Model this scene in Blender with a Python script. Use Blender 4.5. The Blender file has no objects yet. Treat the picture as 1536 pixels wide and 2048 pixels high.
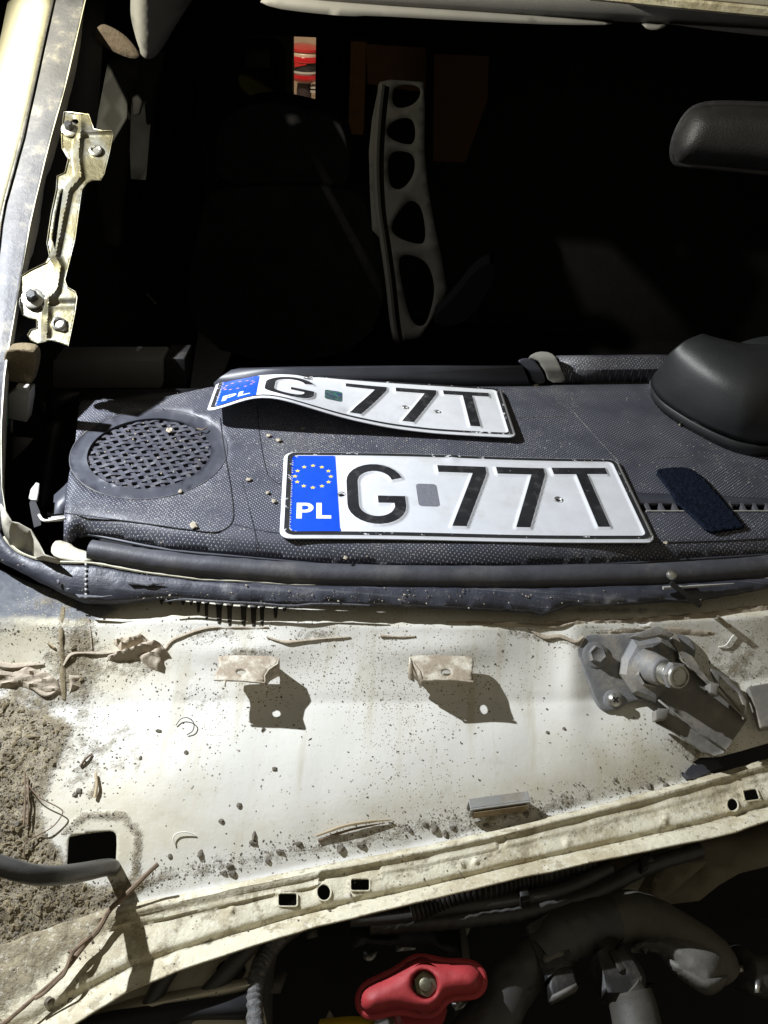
import bpy, bmesh, math, random
import numpy as np
from mathutils import Vector, Matrix, noise
from mathutils.geometry import delaunay_2d_cdt
random.seed(7); rng = np.random.default_rng(7)
S = bpy.context.scene
# ------------------------------------------------------------ camera, world, lamps, exposure
CAM = Vector((0, 0, 0.42286))
RT = Vector((0.99562191, 0.05986957, 0.07178199)); UP = Vector((-0.09347202, 0.63770368, 0.76458943)); FW = Vector((0, 0.76795177, -0.64050788))
F = 1600.0
cd = bpy.data.cameras.new('camera'); cam = bpy.data.objects.new('camera', cd); S.collection.objects.link(cam); S.camera = cam
cd.sensor_fit = 'VERTICAL'; cd.sensor_height = 24; cd.lens = 24 * F / 2048; cd.clip_start = 0.02; cd.clip_end = 60
cam.matrix_world = Matrix(((RT.x, UP.x, -FW.x, CAM.x), (RT.y, UP.y, -FW.y, CAM.y), (RT.z, UP.z, -FW.z, CAM.z), (0, 0, 0, 1)))
w = bpy.data.worlds.new('World'); S.world = w; w.use_nodes = True
w.node_tree.nodes['Background'].inputs[0].default_value = (1.0, 0.92, 0.71, 1); w.node_tree.nodes['Background'].inputs[1].default_value = 0.165
LAMP = Vector((-0.62, 0.61, 0.50)); AIM = Vector((-0.06, 0.36, -0.11))
ld = bpy.data.lights.new('work_lamp', 'SPOT'); lamp = bpy.data.objects.new('work_lamp', ld); S.collection.objects.link(lamp)
lamp.location = LAMP; lamp.rotation_euler = (AIM - LAMP).to_track_quat('-Z', 'Y').to_euler()
ld.energy = 62; ld.spot_size = math.radians(172); ld.spot_blend = 0.45; ld.shadow_soft_size = 0.006
ld.use_nodes = True; nt = ld.node_tree; em = nt.nodes['Emission']
tc = nt.nodes.new('ShaderNodeTexCoord'); vm = nt.nodes.new('ShaderNodeVectorMath'); vm.operation = 'DOT_PRODUCT'
a = (AIM - LAMP).normalized(); vm.inputs[1].default_value = (0, 0, -1)
ab = nt.nodes.new('ShaderNodeMath'); ab.operation = 'ABSOLUTE'
cr = nt.nodes.new('ShaderNodeValToRGB')
nt.links.new(tc.outputs['Normal'], vm.inputs[0]); nt.links.new(vm.outputs['Value'], ab.inputs[0]); nt.links.new(ab.outputs[0], cr.inputs[0]); nt.links.new(cr.outputs[0], em.inputs[0])
cr.color_ramp.elements[0].position = 0.55; cr.color_ramp.elements[0].color = (1.0, 0.95, 0.74, 1)
cr.color_ramp.elements[1].position = 0.99; cr.color_ramp.elements[1].color = (0.88, 0.93, 1.0, 1)
S.view_settings.view_transform = 'Standard'; S.view_settings.look = 'None'; S.view_settings.exposure = 0; S.view_settings.gamma = 1
S.render.engine = 'CYCLES'; S.render.resolution_x = 768; S.render.resolution_y = 1024
S.cycles.max_bounces = 6

# ------------------------------------------------------------ geometry of view rays on real planes
def ray(px, py): return FW + RT * ((px - 768) / F) - UP * ((py - 1024) / F)
def P(px, py, z=0.0):
    D = ray(px, py); return CAM + D * ((z - CAM.z) / D.z)
def Py(px, py, y):
    D = ray(px, py); return CAM + D * (y / D.y)
def hit(px, py, O, n, off=0.0):
    D = ray(px, py); n = n.normalized(); return CAM + D * ((O + n * off - CAM).dot(n) / D.dot(n))
def proj(p):
    d = Vector(p) - CAM; k = d.dot(FW); return (768 + F * d.dot(RT) / k, 1024 - F * d.dot(UP) / k)
WO = P(768, 1170, -0.012); WD = Py(768, 60, 1.0) - WO; WN = Vector((1, 0, 0)).cross(WD).normalized()
def PW(px, py, off=0.0): return hit(px, py, WO, WN, off)

# ------------------------------------------------------------ materials
MATS = {}
def mat(name, col, rough=0.6, metal=0.0, var=0.0, vscale=30, dirt=None, bump=None, spec=0.5, dots=None, attr=None, specks=None, coat=0.0, streak=None):
    if name in MATS: return MATS[name]
    m = bpy.data.materials.new(name); m.use_nodes = True; t = m.node_tree; N = t.nodes; Lk = t.links
    b = N['Principled BSDF']; b.inputs['Roughness'].default_value = rough; b.inputs['Metallic'].default_value = metal
    b.inputs['Specular IOR Level'].default_value = spec; b.inputs['Coat Weight'].default_value = coat
    co = N.new('ShaderNodeTexCoord').outputs['Object']
    def mix(fac, A, B, mode='MIX'):
        x = N.new('ShaderNodeMix'); x.data_type = 'RGBA'; x.blend_type = mode
        for s, v in ((x.inputs[0], fac), (x.inputs[6], A), (x.inputs[7], B)):
            if hasattr(v, 'is_linked') or hasattr(v, 'links'): Lk.new(v, s)
            elif isinstance(v, (tuple, list)): s.default_value = (*v[:3], 1)
            else: s.default_value = v
        return x.outputs[2]
    def nz(scale, detail=5, rgh=0.6, vec=None):
        n = N.new('ShaderNodeTexNoise'); n.inputs['Scale'].default_value = scale; n.inputs['Detail'].default_value = detail; n.inputs['Roughness'].default_value = rgh
        Lk.new(vec or co, n.inputs['Vector']); return n.outputs['Fac']
    def ramp(v, lo, hi):
        r = N.new('ShaderNodeMapRange'); r.clamp = True; r.interpolation_type = 'SMOOTHSTEP'
        Lk.new(v, r.inputs[0]); r.inputs[1].default_value = lo; r.inputs[2].default_value = hi; return r.outputs[0]
    def mth(op, a_, b_=None):
        x = N.new('ShaderNodeMath'); x.operation = op; x.use_clamp = False
        for s, v in ((x.inputs[0], a_), (x.inputs[1], b_)):
            if v is None: continue
            if hasattr(v, 'links'): Lk.new(v, s)
            else: s.default_value = v
        return x.outputs[0]
    c = tuple(col)
    heights = []
    if var:
        c = mix(ramp(nz(vscale), 0.3, 0.7), tuple(max(0, k * (1 - var)) for k in col), tuple(min(1, k * (1 + var)) for k in col))
    if streak:      # (colour, direction scale vector, lo, hi)
        mp = N.new('ShaderNodeMapping'); mp.inputs['Scale'].default_value = streak[1]; Lk.new(co, mp.inputs[0])
        c = mix(ramp(nz(1.0, 4, 0.6, mp.outputs[0]), streak[2], streak[3]), c, streak[0])
    if attr:        # painted per-vertex masks of dirt and film: [(attribute, colour, colour2, noise scale, hardness)]
        for (an, ca, cb, sc, hard) in attr:
            at = N.new('ShaderNodeAttribute'); at.attribute_name = an
            n1 = nz(sc, 8, 0.75)
            v = mth('ADD', at.outputs['Fac'], mth('MULTIPLY', mth('SUBTRACT', n1, 0.5), 1.5))
            f = ramp(v, 0.5 - hard, 0.5 + hard)
            f = mth('MULTIPLY', f, ramp(at.outputs['Fac'], 0.02, 0.2))
            c = mix(f, c, mix(ramp(nz(sc * 2.3), 0.35, 0.65), ca, cb))
            if an == 'dirt': heights.append((mth('MULTIPLY', f, nz(260, 6, 0.7)), 0.0011))
    if dirt:        # (colour, scale, lo, hi, strength)
        for dd in (dirt if isinstance(dirt, list) else [dirt]):
            f = mth('MULTIPLY', ramp(nz(dd[1], 8, 0.7), dd[2], dd[3]), dd[4]); c = mix(f, c, dd[0])
    if dots:        # (pitch, radius fraction, colour, strength)
        mp = N.new('ShaderNodeMapping'); mp.inputs['Scale'].default_value = (1 / dots[0],) * 3; mp.inputs['Rotation'].default_value = (0, 0, math.radians(45)); Lk.new(co, mp.inputs[0])
        fr = N.new('ShaderNodeVectorMath'); fr.operation = 'FRACTION'; Lk.new(mp.outputs[0], fr.inputs[0])
        sp = N.new('ShaderNodeSeparateXYZ'); Lk.new(fr.outputs[0], sp.inputs[0])
        dx = mth('SUBTRACT', sp.outputs[0], 0.5); dy = mth('SUBTRACT', sp.outputs[1], 0.5)
        d = mth('SQRT', mth('ADD', mth('MULTIPLY', dx, dx), mth('MULTIPLY', dy, dy)))
        f = mth('SUBTRACT', 1.0, ramp(d, dots[1] * 0.6, dots[1] * 1.3))
        ff = mth('MULTIPLY', f, mth('MULTIPLY', ramp(nz(25), 0.25, 0.65), dots[3]))
        c = mix(ff, c, dots[2]); heights.append((f, 0.00015))
    if specks:      # [(scale, radius, colour, density noise scale, threshold)]
        for (sc, rad, cc, dn, th) in specks:
            vo = N.new('ShaderNodeTexVoronoi'); vo.inputs['Scale'].default_value = sc
            wn = N.new('ShaderNodeVectorMath'); wn.operation = 'ADD'
            nn = N.new('ShaderNodeTexNoise'); nn.inputs['Scale'].default_value = sc * 1.5; Lk.new(co, nn.inputs['Vector'])
            vs = N.new('ShaderNodeVectorMath'); vs.operation = 'SCALE'; vs.inputs['Scale'].default_value = 0.6 / sc; Lk.new(nn.outputs['Color'], vs.inputs[0])
            Lk.new(co, wn.inputs[0]); Lk.new(vs.outputs[0], wn.inputs[1]); Lk.new(wn.outputs[0], vo.inputs['Vector'])
            f = mth('LESS_THAN', mth('DIVIDE', vo.outputs['Distance'], 1.0), rad)
            sc_ = N.new('ShaderNodeSeparateColor'); Lk.new(vo.outputs['Color'], sc_.inputs[0])
            keep = mth('LESS_THAN', sc_.outputs[0], mth('MULTIPLY', ramp(nz(dn), th, th + 0.25), 0.9))
            c = mix(mth('MULTIPLY', f, keep), c, cc)
    if hasattr(c, 'links'): Lk.new(c, b.inputs['Base Color'])
    else: b.inputs['Base Color'].default_value = (*c, 1)
    if bump:
        for bb in (bump if isinstance(bump, list) else [bump]): heights.append((nz(bb[0], 8, 0.65), bb[1]))
    if rough < 1:
        r = N.new('ShaderNodeMapRange'); Lk.new(nz(60), r.inputs[0]); r.inputs[3].default_value = max(0.02, rough - 0.1); r.inputs[4].default_value = min(1, rough + 0.12); Lk.new(r.outputs[0], b.inputs['Roughness'])
    prev = None
    for (h, amt) in heights:
        bn = N.new('ShaderNodeBump'); bn.inputs['Distance'].default_value = amt; bn.inputs['Strength'].default_value = 1.0
        Lk.new(h, bn.inputs['Height'])
        if prev: Lk.new(prev, bn.inputs['Normal'])
        prev = bn.outputs[0]
    if prev: Lk.new(prev, b.inputs['Normal'])
    MATS[name] = m; return m

DUST = (0.30, 0.25, 0.18); SOIL = (0.19, 0.155, 0.10); SOIL2 = (0.33, 0.28, 0.18)
COWL = mat('cream_cowl_paint', (0.74, 0.72, 0.65), 0.48, var=0.03, vscale=12, spec=0.35, streak=((0.63, 0.59, 0.48), (70, 9, 9), 0.50, 0.74), dirt=[((0.55, 0.50, 0.39), 55, 0.57, 0.70, 0.45)],
    attr=[('film_shade', (0.58, 0.53, 0.39), (0.67, 0.62, 0.49), 18, 0.45), ('grey', (0.08, 0.085, 0.10), (0.16, 0.165, 0.175), 22, 0.3), ('dirt', SOIL, SOIL2, 90, 0.22)],
    specks=[(260, 0.20, (0.25, 0.22, 0.17), 14, 0.48), (520, 0.25, (0.3, 0.27, 0.2), 9, 0.42), (110, 0.09, (0.12, 0.1, 0.08), 10, 0.45)], bump=[(9, 0.0010), (500, 0.00010)])
RAIL = mat('cream_rail_paint', (0.68, 0.63, 0.47), 0.55, var=0.06, vscale=40, spec=0.3,
    dirt=[((0.48, 0.41, 0.27), 30, 0.44, 0.60, 0.8), ((0.30, 0.25, 0.16), 75, 0.54, 0.62, 0.75), ((0.78, 0.74, 0.62), 160, 0.56, 0.62, 0.5)], attr=[('dirt', SOIL, SOIL2, 90, 0.22)],
    specks=[(300, 0.18, (0.2, 0.17, 0.12), 20, 0.45)], bump=[(45, 0.0022), (260, 0.0006)])
CREAM = mat('cream_body_paint', (0.50, 0.475, 0.36), 0.35, var=0.05, vscale=14, spec=0.5, dirt=[((0.33, 0.27, 0.17), 26, 0.58, 0.72, 0.6), ((0.42, 0.2, 0.06), 22, 0.70, 0.76, 0.7)], bump=(20, 0.0008))
CREAM2 = mat('dusty_inner_paint', (0.50, 0.47, 0.38), 0.6, var=0.1, vscale=20, dirt=(DUST, 30, 0.45, 0.7, 0.6), bump=(40, 0.001))
BLACKF = mat('black_glass_primer', (0.040, 0.042, 0.055), 0.42, var=0.25, vscale=30, spec=0.5, dirt=[((0.22, 0.21, 0.2), 30, 0.56, 0.72, 0.6), ((0.45, 0.42, 0.36), 160, 0.66, 0.72, 0.6)], streak=((0.10, 0.10, 0.115), (9, 260, 90), 0.52, 0.7), bump=[(14, 0.002), (120, 0.0004)])
GREYF = mat('grey_adhesive_residue', (0.095, 0.095, 0.105), 0.6, var=0.2, vscale=25, dirt=[((0.34, 0.31, 0.24), 25, 0.5, 0.68, 0.6)], bump=[(40, 0.002), (200, 0.0006)])
RUBBER = mat('grey_weatherstrip_rubber', (0.060, 0.060, 0.070), 0.5, var=0.2, dirt=[((0.2, 0.19, 0.17), 20, 0.48, 0.75, 0.45)], bump=(80, 0.0006))
BLK = mat('black_plastic', (0.018, 0.018, 0.02), 0.45, var=0.2, dirt=((0.10, 0.09, 0.08), 30, 0.5, 0.8, 0.5), bump=(120, 0.0004))
BAYB = mat('dusty_black_plastic', (0.018, 0.017, 0.016), 0.5, var=0.2, dirt=((0.13, 0.12, 0.10), 40, 0.45, 0.75, 0.6), bump=(120, 0.0005))
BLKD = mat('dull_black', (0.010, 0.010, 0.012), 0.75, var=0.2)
FAB = mat('dark_seat_cloth', (0.032, 0.032, 0.036), 0.95, var=0.15, bump=(400, 0.0008), spec=0.1)
DASHM = mat('dotted_dash_plastic', (0.056, 0.058, 0.075), 0.46, var=0.12, vscale=8, spec=0.5, dots=(0.00245, 0.17, (0.62, 0.62, 0.66), 0.9),
    dirt=[((0.13, 0.125, 0.12), 14, 0.48, 0.75, 0.45)], specks=[(330, 0.14, (0.65, 0.63, 0.58), 9, 0.44), (700, 0.22, (0.5, 0.48, 0.45), 7, 0.42)], bump=(300, 0.00015))
DASHS = mat('smooth_dash_plastic', (0.052, 0.054, 0.068), 0.42, var=0.1, dirt=((0.11, 0.11, 0.11), 30, 0.5, 0.8, 0.4), specks=[(300, 0.13, (0.55, 0.53, 0.48), 12, 0.55)])
GRIL = mat('grille_plastic', (0.06, 0.06, 0.075), 0.45, var=0.2, dirt=((0.16, 0.15, 0.14), 160, 0.5, 0.7, 0.6))
HOODM = mat('instrument_hood_plastic', (0.022, 0.023, 0.024), 0.45, var=0.05, bump=(900, 0.00025), specks=[(180, 0.08, (0.4, 0.38, 0.33), 9, 0.60)])
GREYP = mat('light_grey_plastic', (0.36, 0.355, 0.33), 0.55, var=0.08, dirt=(DUST, 60, 0.6, 0.8, 0.4))
TRIM = mat('grey_interior_trim', (0.17, 0.165, 0.16), 0.7, var=0.06)
HEADC = mat('peeled_headliner', (0.10, 0.098, 0.095), 0.9, var=0.1)
HEAD = mat('grey_headliner', (0.20, 0.195, 0.195), 0.85, var=0.08, bump=(500, 0.0004), dirt=((0.30, 0.22, 0.08), 12, 0.55, 0.75, 0.15))
GOLD = mat('yellow_zinc_steel', (0.24, 0.215, 0.13), 0.42, metal=0.9, var=0.25, vscale=35, dirt=[((0.35, 0.36, 0.36), 22, 0.45, 0.6, 0.7), ((0.30, 0.2, 0.1), 60, 0.6, 0.75, 0.6)], bump=(60, 0.0008))
STEEL = mat('worn_steel', (0.55, 0.54, 0.5), 0.35, metal=0.9, var=0.2, dirt=((0.25, 0.21, 0.15), 150, 0.5, 0.65, 0.7), bump=(200, 0.0003))
ALU = mat('dusty_cast_alloy', (0.20, 0.20, 0.20), 0.62, metal=0.15, var=0.2, vscale=60, dirt=[((0.36, 0.32, 0.26), 45, 0.42, 0.66, 0.75), ((0.14, 0.13, 0.12), 120, 0.55, 0.7, 0.5)], bump=[(180, 0.0005), (700, 0.00015)])
ARM = mat('dusty_plastic_channel', (0.21, 0.195, 0.17), 0.65, var=0.18, vscale=50, dirt=[((0.33, 0.28, 0.21), 50, 0.5, 0.7, 0.6)], bump=(250, 0.0003))
TABM = mat('dusty_cream_tab', (0.62, 0.57, 0.46), 0.6, var=0.08, dirt=[((0.33, 0.26, 0.18), 75, 0.36, 0.56, 0.9), ((0.18, 0.14, 0.1), 200, 0.6, 0.7, 0.8)], bump=[(120, 0.0010), (400, 0.0003)])
SOILM = mat('dry_soil', (0.21, 0.17, 0.105), 0.95, var=0.3, vscale=200, dirt=(SOIL2, 90, 0.45, 0.65, 0.7), bump=(500, 0.0005), spec=0.1)
CRUMB = mat('dark_dirt_crumbs', (0.20, 0.175, 0.14), 0.95, var=0.5, vscale=120, spec=0.1)
SEAL = mat('dusty_seam_sealer', (0.42, 0.35, 0.26), 0.7, var=0.1, vscale=60, dirt=((0.3, 0.24, 0.17), 90, 0.5, 0.7, 0.6), bump=[(110, 0.0015)])
TWIG = mat('dry_brown_twig', (0.20, 0.14, 0.09), 0.8, var=0.3, vscale=200)
STRAW = mat('pale_straw', (0.50, 0.40, 0.25), 0.8, var=0.2)
HAIRW = mat('pale_fibre', (0.85, 0.83, 0.75), 0.5)
HAIRB = mat('dark_fibre', (0.05, 0.04, 0.035), 0.5)
FLAKE = mat('pale_dry_flake', (0.38, 0.33, 0.25), 0.85, var=0.25, vscale=200, dirt=((0.28, 0.22, 0.15), 300, 0.5, 0.65, 0.7))
PLW = mat('plate_white', (0.68, 0.69, 0.72), 0.42, var=0.03, vscale=60, dirt=[((0.52, 0.50, 0.46), 45, 0.48, 0.72, 0.40), ((0.35, 0.34, 0.33), 450, 0.66, 0.74, 0.4)], bump=(300, 0.00008), coat=0.15)
PLB = mat('plate_black_ink', (0.022, 0.022, 0.024), 0.42, var=0.2, dirt=[((0.55, 0.55, 0.56), 230, 0.665, 0.70, 0.8), ((0.09, 0.09, 0.09), 90, 0.5, 0.7, 0.6)], streak=((0.2, 0.2, 0.2), (90, 500, 90), 0.66, 0.74))
PLR = mat('plate_black_rim_ink', (0.025, 0.025, 0.026), 0.4, var=0.2, dirt=[((0.75, 0.75, 0.76), 130, 0.60, 0.64, 0.95)])
PLBLUE = mat('plate_blue', (0.008, 0.075, 0.62), 0.38, var=0.08, vscale=40, dirt=((0.03, 0.12, 0.6), 200, 0.6, 0.7, 0.5), coat=0.15)
PLYEL = mat('star_yellow', (0.85, 0.68, 0.10), 0.4)
PLORG = mat('faded_star', (0.62, 0.36, 0.20), 0.5)
PLT = mat('print_white', (0.85, 0.86, 0.90), 0.4)
HOLO = mat('sticker_silver_grey', (0.24, 0.245, 0.28), 0.35, metal=0.2, var=0.1, vscale=300, streak=((0.10, 0.12, 0.55), (160, 20, 20), 0.60, 0.75), bump=(700, 0.0002))
HOLO2 = mat('sticker_green_blue', (0.10, 0.16, 0.17), 0.3, metal=0.3, var=0.4, vscale=180, dirt=[((0.05, 0.42, 0.22), 170, 0.54, 0.62, 0.8), ((0.06, 0.06, 0.3), 110, 0.55, 0.65, 0.8)])
VELC = mat('navy_fleece', (0.008, 0.012, 0.024), 0.95, var=0.3, vscale=500, spec=0.1, bump=(600, 0.0015), specks=[(900, 0.22, (0.035, 0.042, 0.07), 60, 0.40)])
RED = mat('red_handle_plastic', (0.40, 0.036, 0.040), 0.60, var=0.12, vscale=60, dirt=[((0.45, 0.22, 0.18), 55, 0.58, 0.75, 0.45)], specks=[(420, 0.12, (0.7, 0.5, 0.45), 30, 0.55)], bump=[(400, 0.0002), (70, 0.0004)])
HOSE = mat('black_rubber_hose', (0.050, 0.048, 0.045), 0.38, var=0.2, dirt=[((0.09, 0.085, 0.07), 25, 0.45, 0.75, 0.6)], bump=(120, 0.0004))
BRAID = mat('braided_grey_hose', (0.10, 0.10, 0.10), 0.6, var=0.2, dirt=((0.22, 0.21, 0.19), 300, 0.48, 0.6, 0.7), bump=(500, 0.0012))
DUCT = mat('dusty_grey_duct', (0.115, 0.108, 0.094), 0.6, var=0.12, dirt=[((0.2, 0.19, 0.165), 30, 0.45, 0.7, 0.6), ((0.32, 0.3, 0.27), 500, 0.68, 0.72, 0.5)], bump=(300, 0.0004))
DUCTD = mat('dark_brown_duct', (0.095, 0.085, 0.070), 0.55, var=0.2, dirt=((0.09, 0.08, 0.06), 30, 0.45, 0.7, 0.6), bump=(200, 0.0004))
TAPE = mat('black_tape', (0.028, 0.028, 0.028), 0.28, var=0.2, dirt=((0.1, 0.095, 0.08), 30, 0.5, 0.7, 0.5), bump=[(70, 0.003)])
BAYM = mat('engine_bay_brown_metal', (0.19, 0.16, 0.11), 0.7, var=0.2, dirt=((0.2, 0.16, 0.1), 25, 0.5, 0.7, 0.6), bump=(60, 0.001))
BAYC = mat('inner_fender_cream', (0.58, 0.53, 0.42), 0.6, var=0.08, dirt=[((0.2, 0.16, 0.11), 35, 0.5, 0.75, 0.6)], specks=[(260, 0.14, (0.08, 0.06, 0.05), 30, 0.5)])
YEL = mat('yellow_plastic', (0.75, 0.50, 0.03), 0.4)
FOAM = mat('brown_foam', (0.17, 0.135, 0.085), 0.95, var=0.2, vscale=60, spec=0.1, bump=(300, 0.002))
GREEN = mat('green_plastic', (0.0, 0.22, 0.08), 0.4)
CARD = mat('brown_cardboard', (0.32, 0.17, 0.08), 0.85, var=0.1)
WOOD = mat('orange_wood', (0.45, 0.22, 0.07), 0.7, var=0.15)
CLEAR = mat('grey_clip_plastic', (0.33, 0.325, 0.30), 0.35, var=0.15, dirt=((0.28, 0.22, 0.14), 70, 0.5, 0.65, 0.6))

# ------------------------------------------------------------ object helpers
def root_loc(p):
    while p is not None and p.parent is not None: p = p.parent
    return Vector(p.location) if p is not None else Vector((0, 0, 0))
def link(name, me, parent=None):
    o = bpy.data.objects.new(name, me); S.collection.objects.link(o)
    if parent is not None: o.parent = parent
    return o
def thing(name, label, cat, loc, group=None):
    o = link(name, None); o.location = loc; o.empty_display_size = 0.02; o['label'] = label; o['category'] = cat
    if group: o['group'] = group
    return o
def mk(name, V, Fc, m, parent=None, smooth=True, label=None, cat=None, group=None, kind=None, angle=35, attrs=None):
    V = [Vector(v) for v in V]
    if parent is not None: L = root_loc(parent)
    else:
        L = sum(V, Vector()) / len(V); L.z = min(v.z for v in V)
    me = bpy.data.meshes.new(name); me.from_pydata([v - L for v in V], [], [tuple(f) for f in Fc]); me.materials.append(m)
    me.update()
    if attrs:
        for k, vals in attrs.items():
            at = me.attributes.new(k, 'FLOAT', 'POINT'); at.data.foreach_set('value', np.asarray(vals, dtype=np.float32))
    if smooth:
        me.shade_smooth()
        if angle: me.set_sharp_from_angle(angle=math.radians(angle))
    o = link(name, me, parent)
    if parent is None: o.location = L
    if label: o['label'] = label
    if cat: o['category'] = cat
    if group: o['group'] = group
    if kind: o['kind'] = kind
    return o
def face_cam(V, Fc):       # orient open sheets toward the side they are seen from
    s = 0
    for f in Fc[:: max(1, len(Fc) // 200)]:
        a_, b_, c_ = V[f[0]], V[f[1]], V[f[2]]; n = (b_ - a_).cross(c_ - a_); s += n.dot(CAM - a_)
    return Fc if s > 0 else [tuple(reversed(f)) for f in Fc]
def inpoly(X, Y, poly):
    poly = np.asarray(poly, float); r = np.zeros(X.shape, bool); n = len(poly)
    for i in range(n):
        x1, y1 = poly[i]; x2, y2 = poly[(i + 1) % n]
        if y1 == y2: continue
        c = ((y1 > Y) != (y2 > Y)) & (X < (x2 - x1) * (Y - y1) / (y2 - y1) + x1); r ^= c
    return r
def dpoly(X, Y, poly, closed=True):
    poly = np.asarray(poly, float); n = len(poly); d = np.full(X.shape, 1e9)
    for i in range(n if closed else n - 1):
        a_ = poly[i]; b_ = poly[(i + 1) % n]; e = b_ - a_; l2 = max((e ** 2).sum(), 1e-12)
        t = np.clip(((X - a_[0]) * e[0] + (Y - a_[1]) * e[1]) / l2, 0, 1)
        d = np.minimum(d, np.hypot(X - a_[0] - t * e[0], Y - a_[1] - t * e[1]))
    return d
def resample(poly, step, closed=True):
    out = []; n = len(poly)
    for i in range(n if closed else n - 1):
        a_ = np.array(poly[i], float); b_ = np.array(poly[(i + 1) % n], float); k = max(1, int(np.ceil(np.linalg.norm(b_ - a_) / step)))
        for j in range(k): out.append(tuple(a_ + (b_ - a_) * j / k))
    if not closed: out.append(tuple(poly[-1]))
    return out
def smoothp(poly, it=2, closed=True):
    p = [np.array(q, float) for q in poly]
    for _ in range(it):
        q = []; n = len(p)
        if not closed: q.append(p[0])
        for i in range(n if closed else n - 1):
            a_, b_ = p[i], p[(i + 1) % n]; q += [a_ * .75 + b_ * .25, a_ * .25 + b_ * .75]
        if not closed: q.append(p[-1])
        p = q
    return [tuple(x) for x in p]
def rrect(x0, y0, x1, y1, r, n=5):
    o = []
    for cx, cy, a0 in ((x1 - r, y1 - r, 0), (x0 + r, y1 - r, 90), (x0 + r, y0 + r, 180), (x1 - r, y0 + r, 270)):
        for k in range(n + 1):
            t = math.radians(a0 + 90 * k / n); o.append((cx + r * math.cos(t), cy + r * math.sin(t)))
    return o
def ell(cx, cy, a_, b_, n=20, rot=0): 
    r = math.radians(rot); o = []
    for k in range(n):
        t = 2 * math.pi * k / n; x, y = a_ * math.cos(t), b_ * math.sin(t); o.append((cx + x * math.cos(r) - y * math.sin(r), cy + x * math.sin(r) + y * math.cos(r)))
    return o
def fill2d(outer, holes=(), step=None):
    st = step or 1e9
    loops = [resample(outer, st)] + [resample(h, st) for h in holes]
    pts = []; edges = []
    for lp in loops:
        s = len(pts); pts += lp; edges += [(s + i, s + (i + 1) % len(lp)) for i in range(len(lp))]
    if step:
        A = np.array(outer); x0, y0 = A.min(0); x1, y1 = A.max(0)
        gx, gy = np.meshgrid(np.arange(x0 + step / 2, x1, step), np.arange(y0 + step / 2, y1, step * 0.9)); gx[::2] += step / 2
        gx = gx.ravel(); gy = gy.ravel(); k = inpoly(gx, gy, outer) & (dpoly(gx, gy, outer) > step * .45)
        for h in holes: k &= ~inpoly(gx, gy, h) & (dpoly(gx, gy, h) > step * .45)
        pts += list(zip(gx[k], gy[k]))
    r = delaunay_2d_cdt([Vector((float(p[0]), float(p[1]))) for p in pts], edges, [], 0, 1e-7)
    V = np.array([(v.x, v.y) for v in r[0]]); Fc = np.array([f for f in r[2] if len(f) == 3])
    c = V[Fc].mean(1); k = inpoly(c[:, 0], c[:, 1], outer)
    for h in holes: k &= ~inpoly(c[:, 0], c[:, 1], h)
    Fc = Fc[k]
    used = np.unique(Fc); mp = -np.ones(len(V), int); mp[used] = np.arange(len(used))
    return V[used], [tuple(int(i) for i in f) for f in mp[Fc]]
def solid(o, t, bevel=0.0):
    m = o.modifiers.new('thickness', 'SOLIDIFY'); m.thickness = t; m.offset = -1
    if bevel:
        b = o.modifiers.new('edge', 'BEVEL'); b.width = bevel; b.segments = 2; b.limit_method = 'ANGLE'; b.angle_limit = math.radians(50)
    return o
def sheet(name, outer, fn, m, parent=None, holes=(), step=None, thick=0.001, bevel=0.0, **kw):
    V2, Fc = fill2d(outer, holes, step); V = [fn(x, y) for x, y in V2]; Fc = face_cam(V, Fc)
    o = mk(name, V, Fc, m, parent, **kw)
    if thick: solid(o, thick, bevel)
    return o
def cat(pts, n=6):
    pts = [Vector(p) for p in pts]; q = [pts[0] * 2 - pts[1]] + pts + [pts[-1] * 2 - pts[-2]]; o = []
    for i in range(1, len(q) - 2):
        a_, b_, c_, d_ = q[i - 1:i + 3]
        for k in range(n):
            t = k / n; o.append(0.5 * ((2 * b_) + (c_ - a_) * t + (2 * a_ - 5 * b_ + 4 * c_ - d_) * t * t + (3 * b_ - a_ - 3 * c_ + d_) * t ** 3))
    o.append(q[-2]); return o
def tube(name, pts, r, m, parent=None, seg=12, n=6, ribs=None, flat=1.0, caps=True, wob=0, **kw):
    p = cat(pts, n) if n > 1 else [Vector(q) for q in pts]; N_ = len(p)
    rr = [r] * N_ if not isinstance(r, (list, tuple)) else list(np.interp(np.linspace(0, 1, N_), np.linspace(0, 1, len(r)), r))
    V = []; Fc = []; prev = None
    for i in range(N_):
        T = (p[min(i + 1, N_ - 1)] - p[max(i - 1, 0)]).normalized()
        if prev is None: prev = T.orthogonal().normalized() if abs(T.z) > .9 else Vector((0, 0, 1)).cross(T).normalized()
        A = (prev - T * prev.dot(T)).normalized(); B = T.cross(A); prev = A
        q = rr[i] * ((1 + ribs[1] * (1 if (i % ribs[0]) < ribs[0] / 2 else -1)) if ribs else 1)
        for k in range(seg):
            t = 2 * math.pi * k / seg; d = A * math.cos(t) + B * (math.sin(t) * flat); v = p[i] + d * q
            if wob: v += d * (noise.noise(v * 120) * wob)
            V.append(v)
    for i in range(N_ - 1):
        for k in range(seg):
            a_ = i * seg + k; b_ = i * seg + (k + 1) % seg; Fc.append((a_, b_, b_ + seg, a_ + seg))
    if caps: Fc += [tuple(reversed(range(seg))), tuple(range((N_ - 1) * seg, N_ * seg))]
    return mk(name, V, Fc, m, parent, **kw)
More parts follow.
